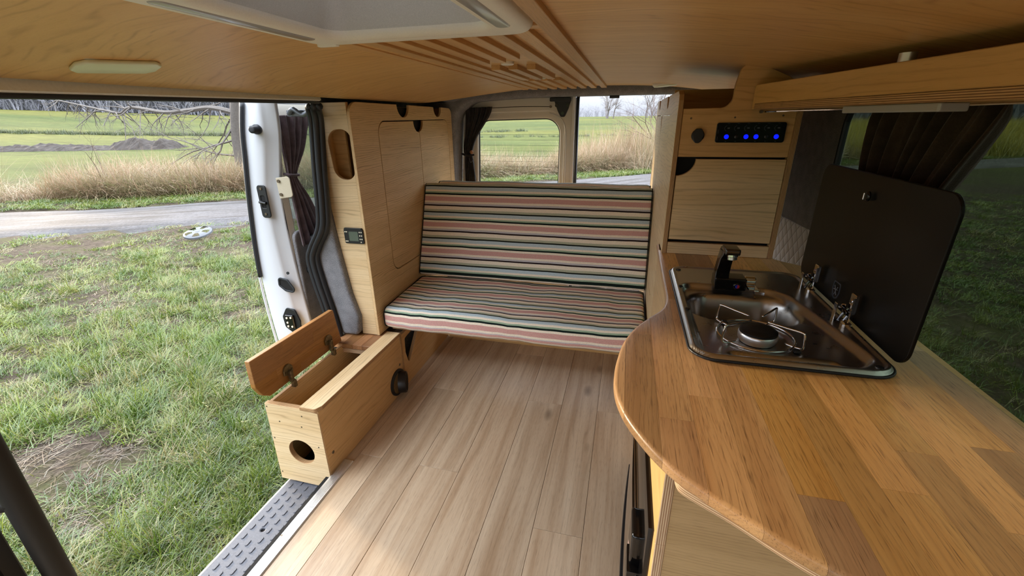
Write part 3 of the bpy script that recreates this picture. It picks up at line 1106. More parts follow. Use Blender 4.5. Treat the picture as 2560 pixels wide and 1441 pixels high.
def build_slats():
    t = thing('ceiling_battens', 'row of oak ceiling slats running from the hatch to the back', 'slats', (-0.35, 1.6, 1.3))
    zb = 1.285
    for k in range(9):
        x0 = -0.553 + 0.05 * k
        x1 = x0 + 0.0265
        y0, y1 = (0.775 if k < 8 else 0.25), 2.44 - 0.012 * abs(4 - k) / 4
        zt = min(ceil_z(x0), ceil_z(x1)) - 0.0002
        segs = [(y0, y1, 0.0)]
        if k in (3, 4, 5):
            d = (0.02, 0.0, -0.055)[k - 3]
            segs = [(y0, 1.235 + d, 0.0), (1.36 - d * 0.3, 1.755 + d * 0.3, -0.0045), (1.86, y1, 0.0)]
        for a, b, dz in segs:
            bm = BM()
            L = (b - a) / 2
            box(bm, -L, L, -(x1 - x0) / 2, (x1 - x0) / 2, zb + dz - 1.29, zt - 1.29, 0.0008)
            bmobj('slat', bm, M['slat'], t, Matrix.Translation(V3(((x0 + x1) / 2, (a + b) / 2, 1.29))) @ Matrix.Rotation(PI / 2, 4, 'Z'))
    bx = M['slat']
    for k in range(8):
        x0 = -0.553 + 0.05 * k + 0.0265
        boxo('spacer', t, bx, x0 + 0.0003, x0 + 0.0232, 0.80, 0.83, 1.290, min(ceil_z(x0), ceil_z(x0 + 0.0235)) - 0.0003)
    lamp = thing('slat_lamp', 'small white lamp plates glimpsed in the gaps of the slats', 'lamp', (-0.34, 1.5, 1.3))
    for y in (1.30, 1.80):
        bm = BM(); cyl(bm, (-0.340, y, 1.2995), (0, 0, -1), 0.018, 0.013, 24, bev=0.002)
        bmobj('lamp_plate', bm, M['plastic_white'], lamp, smooth=True, angle=40)


build_slats()


def build_lamps():
    l = thing('ceiling_lamp', 'flat frosted ceiling lamp near the sliding door header', 'lamp', (-0.876, 0.655, ceil_z(-0.876)))
    zc = ceil_z(-0.80) - 0.004
    tilt = math.atan2(ceil_z(-0.80) - ceil_z(-0.93), 0.13)
    m = Matrix.Translation(V3((-0.876, 0.655, ceil_z(-0.876)))) @ Matrix.Rotation(-tilt, 4, 'Y') @ Matrix.Rotation(math.radians(-18), 4, 'Z')
    for nm, sx, sy, z0, z1, mt in (('base', 0.036, 0.066, 0.001, -0.006, 'plastic_white'), ('lens', 0.032, 0.062, -0.006, -0.013, 'lens')):
        bm = plate_bm(rpoly([(-sx, -sy * 0.8), (-sx * 0.5, -sy), (sx * 0.5, -sy), (sx, -sy * 0.8), (sx, sy * 0.8), (sx * 0.5, sy), (-sx * 0.5, sy), (-sx, sy * 0.8)], 0.008, 4), t=z0 - z1, bev=0.003, seg=3)
        bmesh.ops.transform(bm, matrix=Matrix.Translation(V3((0, 0, z0))), verts=bm.verts[:])
        bmobj(nm, bm, [M[mt], M[mt]], l, m, smooth=True, angle=50)
    l = thing('ceiling_lamp', 'round flat ceiling lamp above the right tall cabinet', 'lamp', (0.148, 2.295, ceil_z(0.148)))
    bm = BM(); lathe(bm, (0.148, 2.295, ceil_z(0.148) + 0.002), (0.08, 0, -1), [(0, 0.063), (0.009, 0.062), (0.011, 0.059)], 32)
    bmobj('base', bm, M['plastic_white'], l, smooth=True, angle=40)
    bm = BM(); lathe(bm, (0.148, 2.295, ceil_z(0.148) - 0.009), (0.08, 0, -1), [(0, 0.058), (0.004, 0.056), (0.005, 0.02)], 32)
    bmobj('lens', bm, M['lens'], l, smooth=True, angle=40)


build_lamps()


# ------------------------------------------------------------------ left tall cabinet
def build_left_cabinet():
    t = thing('tall_cabinet', 'tall oak cabinet at the left with rounded doors and a slot hole', 'cabinet', (-1.04, 2.0, 0.28))
    z0, z1 = 0.2835, 1.213
    body = rpoly([(1.487, z0), (2.468, z0), (2.468, 1.205), (1.487, z1)], [0, 0, 0.035, 0.05], 8)
    dr = rpoly([(1.672, 0.515), (2.41, 0.515), (2.41, 1.145), (1.672, 1.143)], [0.05, 0.05, 0.05, 0.05], 8)
    dr_hole = rpoly([(1.6685, 0.5115), (2.4135, 0.5115), (2.4135, 1.1485), (1.6685, 1.1465)], [0.052, 0.052, 0.052, 0.052], 8)
    # top edge with two half round finger notches cut into the outline
    def notch(yc, w, d, zt):
        return [(yc + w / 2 * math.cos(a), zt - d * math.sin(a)) for a in [PI * k / 12 for k in range(13)]]
    outl = []
    for i, p in enumerate(body):
        outl.append(p)
    # insert the notches between the two top corners (the path runs from high y to low y there)
    top = max(range(len(outl) - 1), key=lambda i: outl[i][0] - outl[i + 1][0] if outl[i][1] > 1.1 and outl[i + 1][1] > 1.1 else -1)
    nts = notch(2.278, 0.100, 0.047, 1.2075) + notch(1.90, 0.114, 0.052, 1.2105)
    outl = outl[:top + 1] + nts + outl[top + 1:]
    xface('side_panel', t, -0.976, outl, holes=[dr_hole], t=0.012, mat='oak_side', edge='oak_band', bev=0.0015, seg=2)
    seam = 2.047
    # left and right doors with the shared half round finger hole
    def door(y0, y1, side):
        rr = 0.05
        if side < 0:
            o = rpoly([(y0, 0.515), (y1, 0.515), (y1, 1.143), (y0, 1.143)], [rr, 0, 0, rr], 8)
            cut = [(2.041 - 0.052 * math.cos(a), 1.143 - 0.05 * math.sin(a)) for a in [PI / 2 * k / 10 for k in range(10, -1, -1)]]
            i = max(range(len(o)), key=lambda k: o[k][0] + o[k][1])
            o = o[:i] + [(y1, 1.093)] + cut[0:] + o[i + 1:]
        else:
            o = rpoly([(y0, 0.515), (y1, 0.515), (y1, 1.145), (y0, 1.145)], [0, rr, rr, 0], 8)
            cut = [(2.041 + 0.052 * math.cos(a), 1.145 - 0.05 * math.sin(a)) for a in [PI / 2 * k / 10 for k in range(0, 11)]]
            i = min(range(len(o)), key=lambda k: o[k][0] - o[k][1])
            o = o[:i] + cut + [(y0, 1.095)] + o[i + 1:]
        return xface('cabinet_door', t, -0.9765, o, t=0.0115, mat='oak_side', bev=0.0012, seg=1)
    door(1.672, seam - 0.001, -1)
    door(seam + 0.0012, 2.41, 1)
    front = rpoly([(-0.9885, 0.283), (-0.9885, 1.211), (-1.098, 1.211), (-1.104, 1.153), (-1.115, 0.90), (-1.117, 0.83), (-1.102, 0.667), (-1.078, 0.477), (-1.053, 0.368), (-1.060, 0.283)],
                  [0, 0, 0.004, 0.01, 0.02, 0.02, 0.02, 0.02, 0.02, 0.003], 4)
    slot = rpoly([(-1.074, 0.945), (-0.987, 0.935), (-0.982, 1.122), (-1.086, 1.117)], [0.045, 0.043, 0.043, 0.045], 8)
    slot = [(min(x, -0.9905), z) for x, z in slot]
    yface('front_panel', t, 1.4895, front, holes=[slot], t=0.015, mat='oak', bev=0.001)
    # interior seen through slot and notches
    boxo('inner_wall', t, M['oak_front'], -1.118, -1.110, 1.53, 2.45, 0.3, 1.208)
    boxo('inner_shelf', t, M['birch_pale'], -1.1095, -0.998, 1.506, 2.45, 0.905, 0.917)
    boxo('inner_divider', t, M['oak_front'], -1.1095, -1.055, 1.56, 1.57, 0.9175, 1.208)
    boxo('slot_light_block', t, M['oak_front'], -1.1095, -0.998, 1.505, 1.80, 1.150, 1.160)  # board added to keep light out of the slot
    boxo('notch_shade_box', t, M['dark'], -1.06, -0.996, 1.81, 2.0, 1.158, 1.1995)  # dark box painted as the shade behind the first notch
    boxo('inner_shade_sheet', t, M['dark'], -0.999, -0.9965, 1.60, 2.43, 0.45, 1.157)  # dark sheet puts shade into the gaps around the doors
    boxo('back_panel', t, M['oak_front'], -1.11, -0.995, 2.452, 2.464, 0.3, 1.205)
    p = thing('heater_controller', 'black heater control panel with a small display on the cabinet front', 'controller', (-1.03, 1.484, 0.72))
    fr = plate('panel_body', p, (-1.0285, 1.481, 0.72), (1, 0, 0.01), Z_, rrect(-0.043, 0.043, -0.030, 0.030, 0.006), t=0.012, mat='black', edge='black', bev=0.0025, seg=3)
    plate('display', p, (-1.029, 1.4805, 0.7205), (1, 0, 0.01), Z_, rrect(-0.020, 0.021, -0.019, 0.019, 0.002), t=0.002, mat='lcd', edge='black', bev=0)
    for x, z in ((-0.036, 0.018), (-0.029, 0.018), (-0.036, -0.02), (-0.029, -0.02), (0.028, 0.018), (0.036, 0.018), (0.028, 0.004), (0.036, 0.004), (0.028, -0.010), (0.036, -0.010), (0.031, -0.022)):
        bm = BM(); cyl(bm, (-1.0285 + x, 1.4812, 0.72 + z), (0, -1, 0), 0.0026, 0.0015, 10)
        bmobj('key', bm, M['coin'], p)
    boxo('grip', p, M['black'], -1.066, -0.99, 1.477, 1.488, 0.749, 0.754, 0.001)


build_left_cabinet()


# ------------------------------------------------------------------ storage box along the sliding door
def build_box():
    t = thing('storage_box', 'low plywood storage box on the door side with its wooden lid open', 'storage box', (-1.02, 1.25, 0.0))
    # front end with round opening
    end = rpoly([(-1.115, 0.272), (-1.122, -0.052), (-0.915, -0.055), (-0.9115, 0.0), (-0.911, 0.262), (-0.975, 0.272)], 0.001, 2)
    hole = circ(-1.008, 0.087, 0.0495, 36)
    yface('end_panel', t, 0.978, end, holes=[hole], t=0.018, mat='oak', bev=0.001)
    xface('side_panel', t, -0.910, [(0.981, 0.0), (1.530, 0.0), (1.530, 0.268), (0.981, 0.268)], t=0.015, mat='oak_front', bev=0.001)
    xface_neg('outer_panel', t, -1.113, [(0.997, -0.05), (1.53, -0.05), (1.53, 0.268), (0.997, 0.268)], t=0.013, mat='oak', bev=0.001)
    strip = rpoly([(-0.974, 0.974), (-0.915, 0.974), (-0.903, 0.997), (-0.903, 1.532), (-0.965, 1.532)], [0.001, 0.012, 0.01, 0.001, 0.001], 4)
    zface('top_strip', t, 0.282, strip, t=0.014, mat='oak', bev=0.0015, seg=2, grain='v')
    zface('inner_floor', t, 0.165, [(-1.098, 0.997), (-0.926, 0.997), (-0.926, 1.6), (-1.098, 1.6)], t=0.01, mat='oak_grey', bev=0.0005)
    boxo('inner_rail', t, M['ply_pale'], -1.10, -0.975, 1.395, 1.405, 0.238, 0.256)
    # fixed wooden top at the cabinet end, made of staves
    fx = [(-1.14, -1.095), (-1.095, -1.05), (-1.05, -1.005), (-1.005, -0.966)]
    for a, b in fx:
        bm = BM(); box(bm, -0.075, 0.075, -(b - a) / 2 + 0.0002, (b - a) / 2 - 0.0002, -0.01, 0.01, 0.001)
        bmobj('stave', bm, M['lid'], t, Matrix.Translation(V3(((a + b) / 2, 1.465, 0.270))) @ Matrix.Rotation(PI / 2, 4, 'Z'))
    # open lid: staves running along Y, slightly leaning out, with a rounded lower near corner
    lidm = basis((-1.107, 0, 0.284), Y_, (-0.012, 0, 1))
    lo = rpoly([(1.003, 0.0), (1.405, 0.0), (1.386, 0.152), (0.957, 0.158), (0.955, 0.06), (0.975, 0.02)], [0.01, 0.002, 0.006, 0.003, 0.02, 0.02], 5)
    lid = thing('lid', None, None, (-1.107, 1.18, 0.284))
    bpy_parent(lid, t)
    bands = [(-0.01, 0.034, [0.9, 1.16, 1.5]), (0.034, 0.074, [0.9, 1.05, 1.5]), (0.074, 0.116, [0.9, 1.25, 1.5]), (0.116, 0.20, [0.9, 1.10, 1.5])]
    for v0, v1, us in bands:
        for u0, u1 in zip(us, us[1:]):
            bm = plate_bm(lo, t=0.019, bev=0.0025, seg=2)
            clip(bm, u0 + 0.0001, u1 - 0.0001, v0 + 0.0001, v1 - 0.0001)
            if not bm.faces:
                bm.free(); continue
            bmobj('stave', bm, [M['lid'], M['lid']], lid, lidm)
    for y in (1.093, 1.322):
        bm = BM()
        # cup on the lid, arm, plate in the box
        x = -1.1045
        lathe(bm, (x, y, 0.332), (1, 0, 0), [(0, 0.021), (0.003, 0.021), (0.004, 0.018)], 20)
        box(bm, x, x + 0.004, y - 0.022, y + 0.022, 0.318, 0.338, 0.001)
        box(bm, x + 0.001, x + 0.016, y - 0.006, y + 0.009, 0.282, 0.330, 0.003)
        box(bm, x + 0.002, x + 0.022, y - 0.004, y + 0.012, 0.262, 0.292, 0.004)
        lathe(bm, (x - 0.006, y + 0.004, 0.243), (1, 0, 0), [(0, 0.019), (0.004, 0.019), (0.006, 0.015)], 20)
        for dy in (-0.014, 0.016):
            cyl(bm, (x + 0.003, y + dy, 0.328), (1, 0, 0), 0.003, 0.003, 8)
            cyl(bm, (x - 0.002, y + dy, 0.240), (1, 0, 0), 0.003, 0.003, 8)
        bmobj('hinge', bm, M['bronze'], lid)
    # heater duct and mesh visible inside the round opening
    bm = BM()
    lathe(bm, (-0.975, 1.115, 0.085), (0, -1, 0), [(0, 0.045), (0.05, 0.045), (0.05, 0.042), (0.01, 0.042)], 28, cap=False)
    bmobj('duct', bm, M['darkchrome'], t, smooth=True)
    bm = BM()
    for k in range(9):
        s = -0.04 + k * 0.01
        tube(bm, [(-0.975 + s, 1.062, 0.045), (-0.975 + s, 1.062, 0.128)], 0.0009, 4)
        tube(bm, [(-1.018, 1.062, 0.087 + s), (-0.932, 1.062, 0.087 + s)], 0.0009, 4)
    g = bmobj('mesh_grille', bm, M['mesh'], t)
    boxo('inner_back', t, M['dark'], -1.099, -0.926, 1.13, 1.14, -0.04, 0.154)  # black board stands for the shade inside the round opening
    boxo('bottom', t, M['dark'], -1.112, -0.926, 0.997, 1.53, -0.05, -0.043)  # black board added to stop light entering from below
    # wheel arch side panel running back below the bench
    tri = rpoly([(1.575, 0.232), (1.572, 0.16), (1.594, 0.092), (1.735, 0.243)], [0.012, 0.03, 0.012, 0.012], 5)
    xface('arch_panel', t, -0.9105, [(1.548, 0.0), (2.30, 0.0), (2.30, 0.262), (1.548, 0.262)], holes=[tri], t=0.015, mat='oak_front', bev=0.001)
    yface('end_strip', t, 1.5315, [(-0.925, 0.0), (-0.9085, 0.0), (-0.9085, 0.268), (-0.925, 0.268)], t=0.015, mat='oak_front', bev=0.0008)
    boxo('arch_lining', t, M['felt'], -1.10, -0.965, 1.55, 2.3, -0.05, 0.255)
    # black round air outlet
    v = thing('air_outlet', 'round black swivel air outlet on the side of the storage box', 'air outlet', (-0.905, 1.475, 0.07))
    bm = BM()
    lathe(bm, (-0.91, 1.472, 0.067), (1, 0, 0), [(0, 0.060), (0.006, 0.060), (0.010, 0.054), (0.010, 0.050)], 36, cap=False)
    bmobj('flange', bm, M['black'], v, smooth=True, angle=50)
    bm = BM()
    lathe(bm, (-0.902, 1.474, 0.066), (0.93, 0.36, 0.0), [(0, 0.047), (0.028, 0.047), (0.033, 0.044), (0.033, 0.039), (0.028, 0.038), (0.028, 0.0)], 36, cap=False)
    b = bmobj('swivel', bm, M['black'], v, smooth=True, angle=40)
    bm = BM()
    d = V3((0.93, 0.36, 0)).normalized(); u = V3((-0.36, 0.93, 0)).normalized()
    c0 = V3((-0.902, 1.474, 0.066)) + d * 0.031
    for k in range(7):
        s = -0.033 + k * 0.011
        L = math.sqrt(max(0.0, 0.038 ** 2 - s * s))
        tube(bm, [c0 + u * s + V3((0, 0, -L)), c0 + u * s + V3((0, 0, L))], 0.0015, 5)
        tube(bm, [c0 + V3((0, 0, s)) - u * L, c0 + V3((0, 0, s)) + u * L], 0.0015, 5)
    bmobj('outlet_grille', bm, M['black'], b)
    # screws on the faces
    for y, z in ((1.012, 0.078), (1.507, 0.135)):
        bm = BM(); lathe(bm, (-0.910, y, z), (1, 0, 0), [(-0.001, 0.0065), (0.001, 0.006), (0.0015, 0.003)], 12)
        bmobj('screw', bm, M['screw'], t)
    for x, z in ((-1.108, 0.26), (-1.07, 0.205), (-0.985, 0.197), (-0.975, 0.242), (-0.934, 0.122), (-1.108, 0.13), (-1.112, -0.02), (-0.918, -0.03)):
        bm = BM(); cyl(bm, (x, 0.9785, z), (0, -1, 0), 0.0028, 0.001, 8)
        bmobj('screw', bm, M['screw'], t)


def clip(bm, u0, u1, v0, v1):
    for co, no in (((u0, 0, 0), (-1, 0, 0)), ((u1, 0, 0), (1, 0, 0)), ((0, v0, 0), (0, -1, 0)), ((0, v1, 0), (0, 1, 0))):
        geom = bm.verts[:] + bm.edges[:] + bm.faces[:]
        if not geom: return
        r = bmesh.ops.bisect_plane(bm, geom=geom, dist=1e-6, plane_co=co, plane_no=no, clear_outer=True)
        es = [e for e in r['geom_cut'] if isinstance(e, bmesh.types.BMEdge) and e.is_valid and e.is_boundary]
        if es:
            bmesh.ops.holes_fill(bm, edges=es, sides=0)


build_box()

# ------------------------------------------------------------------ bench with its striped cushions
def cushion(name, label, prof, x0, x1, dispseed, bev=0.02, amp=0.004, voff=0.0):
    """prof in (y, z); stripes follow the outline"""
    def disp(u, v, w):
        n = noise.noise(V3((w * 5.0, u * 7.0 + dispseed, v * 7.0)))
        n2 = noise.noise(V3((w * 22.0 + 3, u * 4.0 + dispseed, v * 4.0)))
        return (u + amp * 0.6 * n + amp * 0.35 * n2, v + amp * n + amp * 0.35 * n2, w)
    bm = plate_bm(prof, t=x1 - x0, bev=bev, seg=4, levels=46, uvarc=True, disp=disp)
    uvl = bm.loops.layers.uv.active
    for f in bm.faces:
        for lo in f.loops:
            lo[uvl].uv.y += voff
    o = bmobj(name, bm, [M['stripes'], M['stripes']], None, basis((x1, 0, 0), Y_, Z_), smooth=True, angle=70)
    tag(o, label, 'cushion')
    bm = BM()
    for xx in (x0 + 0.004, x1 - 0.004):
        q = inset(prof if area2(prof) > 0 else prof[::-1], bev * 0.25)
        tube(bm, [(xx, a, b) for a, b in q], 0.0022, 5, closed=True)
    e = bmobj('piping', bm, M['dark'], o)
    return o


def dense(pts, step=0.012):
    out = []
    n = len(pts)
    for i in range(n):
        a, b = pts[i], pts[(i + 1) % n]
        L = math.hypot(b[0] - a[0], b[1] - a[1])
        k = max(1, int(L / step))
        out += [(a[0] + (b[0] - a[0]) * j / k, a[1] + (b[1] - a[1]) * j / k) for j in range(k)]
    return out


def build_bench():
    t = thing('bench', 'plywood bench base hidden under the striped cushions', 'bench', (-0.42, 1.9, 0.0))
    zface('seat_board', t, 0.298, [(-0.955, 1.56), (0.120, 1.56), (0.120, 2.00), (-0.955, 2.00)], t=0.015, mat='birch_pale')
    plate('back_board', t, (0, 2.058, 0.352), X_, (0, 0.353, 0.936), [(-0.955, 0.06), (0.115, 0.06), (0.115, 0.47), (-0.955, 0.47)], t=0.012, mat='birch_pale')
    boxo('front_rail', t, M['birch_pale'], -0.9, 0.12, 1.72, 1.738, 0.225, 0.284)
    boxo('rear_board', t, M['birch_pale'], -0.9, 0.12, 2.05, 2.068, 0.0, 0.284)
    seat = rpoly([(1.512, 0.302), (1.97, 0.302), (1.96, 0.398), (1.90, 0.412), (1.515, 0.398)], [0.028, 0.02, 0.02, 0.05, 0.036], 7)
    cushion('seat_cushion', 'striped seat cushion on the bench', dense(seat), -0.968, 0.121, 2.0, bev=0.02, amp=0.0060, voff=0.028)
    d, n = V3((0.353, 0.936)), V3((-0.936, 0.353))
    P0 = V3((1.889, 0.428))
    def q(s, o): p = P0 + d * s - n * o; return (p.x, p.y)
    back = rpoly([q(0, 0), q(0, 0.078), q(0.452, 0.078), q(0.459, 0.0)], [0.014, 0.02, 0.02, 0.014], 5)
    cushion('back_cushion', 'striped back cushion leaning upright behind the seat cushion', dense(back), -0.972, 0.123, 5.0, bev=0.012, amp=0.0022, voff=0.0)
    b2 = rpoly([q(0.05, 0.095), q(0.05, 0.165), q(0.492, 0.168), q(0.500, 0.135), q(0.49, 0.095)], [0.02, 0.02, 0.02, 0.02, 0.02], 5)
    cushion('spare_cushion', 'pink and grey striped cushion standing behind the back cushion', dense(b2), -0.945, 0.118, 9.0, bev=0.02, amp=0.0035, voff=0.045)


build_bench()


# ------------------------------------------------------------------ right tall cabinet
def build_right_cabinet():
    t = thing('tall_cabinet', 'tall oak cabinet at the right with switch panel and flap', 'cabinet', (0.28, 1.9, 0.757))
    top = [(1.395, 1.205), (1.43, 1.217), (2.44, 1.215), (2.452, 1.205)]
    nts = []
    for yc, w in ((2.25, 0.10), (1.775, 0.085)):
        nts += [(yc + w / 2, 1.2155), (yc + w * 0.42, 1.185), (yc + w * 0.1, 1.172), (yc - w * 0.2, 1.180), (yc - w / 2, 1.2155)]
    outl = [(1.382, 0.7522), (1.50, 0.7522), (1.50, 0.05), (2.455, 0.05), (2.455, 1.205), (2.44, 1.2155)] + nts + [(1.42, 1.2155), (1.39, 1.205), (1.382, 1.19)]
    dh = rpoly([(1.625, 0.50), (2.392, 0.50), (2.392, 1.152), (1.625, 1.152)], 0.04, 6)
    d0 = rpoly([(1.627, 0.50), (2.036, 0.50), (2.036, 1.150), (1.627, 1.150)], [0.04, 0, 0, 0.02], 6)
    d1 = rpoly([(2.0385, 0.50), (2.39, 0.50), (2.39, 1.150), (2.075, 1.150), (2.055, 1.105), (2.0385, 1.075)], [0, 0.04, 0.02, 0.004, 0.02, 0.004], 4)
    xface_neg('side_panel', t, 0.126, outl, holes=[dh], t=0.0135, mat='oak', edge='ply', bev=0.001)
    xface_neg('cabinet_door', t, 0.1265, d0, t=0.013, mat='oak', edge='ply', bev=0.001)
    xface_neg('cabinet_door', t, 0.1265, d1, t=0.013, mat='oak', edge='ply', bev=0.001)
    xface('side_panel', t, 0.4375, [(1.382, 0.7522), (2.44, 0.7522), (2.44, 1.205), (1.382, 1.205)], t=0.0135, mat='oak_front', edge='ply', bev=0.001)
    # upper front board with the neck that runs up to the ceiling
    up = rpoly([(0.140, 1.040), (0.4235, 1.040), (0.4235, 1.170), (0.4375, 1.215), (0.420, 1.224), (0.385, 1.244), (0.345, 1.2615), (0.312, 1.2745), (0.274, 1.275), (0.264, 1.225), (0.262, 1.169), (0.140, 1.168)],
               [0, 0, 0, 0, 0, 0.02, 0.02, 0.03, 0.022, 0.06, 0.032, 0], 6)
    yface('upper_panel', t, 1.3835, up, t=0.0135, mat='oak_front', edge='ply', bev=0.001)
    q = [(0.1415, 0.797), (0.4225, 0.797), (0.4225, 1.0345), (0.1905, 1.0345)]
    arc = [(0.1415 + 0.049 * math.cos(a), 1.0345 - 0.047 * math.sin(a)) for a in [PI / 2 * k / 10 for k in range(1, 11)]]
    yface('flap', t, 1.3830, q + arc, t=0.0135, mat='oak', edge='ply', bev=0.001)
    yface('bottom_rail', t, 1.3835, [(0.140, 0.7522), (0.4235, 0.7522), (0.4235, 0.788), (0.140, 0.788)], t=0.0135, mat='oak', edge='ply', bev=0.001)
    boxo('inner_back', t, M['oak_front'], 0.140, 0.4235, 1.72, 1.732, 0.757, 1.232)
    boxo('inner_shelf', t, M['oak_front'], 0.140, 0.4235, 1.398, 1.72, 1.045, 1.057)
    boxo('inner_shade_sheet', t, M['dark'], 0.1405, 0.423, 1.405, 1.415, 0.757, 1.04)  # dark sheet paints the shade behind the flap and its cutout
    for x, z in ((0.163, 1.143), (0.275, 1.144), (0.392, 1.147)):
        bm = BM(); cyl(bm, (x, 1.3835, z), (0, -1, 0), 0.0026, 0.0012, 8)
        bmobj('screw', bm, M['screw'], t)
    # 12 V socket
    s = thing('power_socket', 'round black power socket with a flap beside the switch panel', 'socket', (0.186, 1.383, 1.098))
    yface('socket_rim', s, 1.377, circ(0.186, 1.098, 0.0172, 32), t=0.0065, mat='black', edge='black', bev=0.002, seg=2)
    yface('socket_flap', s, 1.3725, rpoly([(0.178, 1.1165), (0.194, 1.1165), (0.202, 1.100), (0.196, 1.083), (0.19, 1.078), (0.181, 1.078), (0.176, 1.083), (0.170, 1.100)], 0.006, 4), t=0.0045, mat='black', edge='black', bev=0.0015, seg=2)
    # switch panel
    p = thing('switch_panel', 'black switch panel with four blue lit buttons', 'switch panel', (0.318, 1.383, 1.105))
    yface('panel_body', p, 1.3775, rrect(0.232, 0.404, 1.079, 1.131, 0.006), t=0.006, mat='gloss_black', edge='black', bev=0.0012, seg=2)
    for k in range(6):
        x = 0.2595 + k * 0.02475
        on = k in (0, 2, 3, 5)
        bm = BM(); lathe(bm, (x, 1.3778, 1.0945), (0, -1, 0), [(0, 0.0062), (0.002, 0.0058), (0.0032, 0.004)] if on else [(0, 0.0052), (0.0012, 0.0046)], 20)
        b = bmobj('lit_button' if on else 'button', bm, M['led' if on else 'ledoff'], p, smooth=True)
        if on: b['label'] = 'glowing blue round button'
        bm = BM()
        tube(bm, [(x - 0.001 + 0.0065 * math.cos(a), 1.3773, 1.1165 + 0.0065 * math.sin(a)) for a in [PI * (0.55 + 0.85 * j / 10) for j in range(11)]], 0.0005, 4)
        bmobj('dial_print', bm, M['print'], p)
        boxo('symbol_print', p, M['print'], x - 0.0005, x + 0.0055, 1.3771, 1.3774, 1.1150, 1.1185)
        boxo('index_print', p, M['print'], x - 0.0022, x + 0.0012, 1.3771, 1.3774, 1.0820, 1.0834)
        boxo('index_print', p, M['print'], x - 0.0010, x + 0.0048, 1.3771, 1.3774, 1.1278, 1.1286)
    for z in (1.090, 1.108):
        boxo('index_print', p, M['print'], 0.2365, 0.2373, 1.3771, 1.3774, z - 0.005, z + 0.005)


build_right_cabinet()


# ------------------------------------------------------------------ overhead shelf on the right
def build_shelf():
    t = thing('overhead_shelf', 'plywood shelf under the ceiling with a tapering front board', 'shelf', (0.45, 0.8, 1.162))
    A, B = V3((0.310, 1.372, 0)), V3((0.452, 0.50, 0))
    U = (B - A).normalized()
    L = (B - A).length
    # front board: slightly above a bottom board whose layered edge shows
    plate('front_board', t, (A.x, A.y, 0), U, Z_, rpoly([(0.0, 1.163), (0.016, 1.163), (0.016, 1.177), (L, 1.177), (L, 1.2225), (0.0, 1.2225)], [0, 0, 0, 0, 0, 0.008], 4), t=0.015, mat='birch_pale', edge='ply', bev=0.001)
    n = V3((U.y, -U.x, 0))
    if n.x < 0: n = -n
    A2 = A + U * 0.016
    o = [(A2.x - 0.001, A2.y), (B.x - 0.001, B.y), (0.585, 0.50), (0.585, 1.372 - 0.018)]
    zface('bottom_board', t, 1.1765, o, t=0.0135, mat='birch_pale', edge='ply', bev=0.0008)
    boxo('end_board', t, M['birch_pale'], 0.328, 0.585, 1.355, 1.370, 1.177, 1.2225)
    bm = BM(); cyl(bm, (0.420, 0.912, 1.1768), Z_, 0.0120, 0.062, 20)
    b = bmobj('standoff_tube', bm, M['alu'], t, smooth=True, angle=40)
    l = thing('strip_lamp', 'slim clear strip lamp under the overhead shelf', 'lamp', (0.37, 0.95, 1.155))
    d = U
    c = A + U * 0.40
    plate('lamp_body', l, (c.x + 0.025, c.y, 1.1505), U, (-n.x, -n.y, 0), rrect(-0.02, 0.20, -0.02, 0.02, 0.004), t=0.012, mat='plastic_white', edge='grip', bev=0.002, seg=2)
    w = thing('curtain_rail', 'thin metal curtain wire under the overhead shelf', 'curtain rail', (0.5, 1.0, 1.155))
    bm = BM(); tube(bm, [(0.335, 1.376, 1.1575), (0.36, 1.33, 1.158), (0.52, 1.22, 1.160), (0.545, 0.6, 1.162), (0.545, -0.3, 1.162)], 0.0022, 6)
    bmobj('wire', bm, M['chrome'], w)
    bm = BM(); cyl(bm, (0.335, 1.381, 1.1575), (0, -1, 0), 0.004, 0.012, 10)
    bmobj('screw_hook', bm, M['screw'], w)
    c = cloth('curtain', None, 'curtain_dark', [(0.548, 1.255, 1.160, 0.548, 0.865, 1.160, 0.010), (0.548, 1.25, 1.13, 0.548, 0.875, 1.13, 0.016), (0.548, 1.24, 1.06, 0.548, 0.925, 1.05, 0.018),
              (0.550, 1.225, 0.98, 0.55, 0.975, 0.98, 0.016), (0.556, 1.20, 0.90, 0.556, 1.04, 0.90, 0.012), (0.560, 1.18, 0.83, 0.560, 1.09, 0.83, 0.008), (0.560, 1.20, 0.77, 0.560, 1.06, 0.77, 0.010)],
              7, (-1, 0, 0), nu=120, seed=2.2)
    tag(c, 'dark brown velvet curtain gathered on the dark side window', 'curtain')


build_shelf()


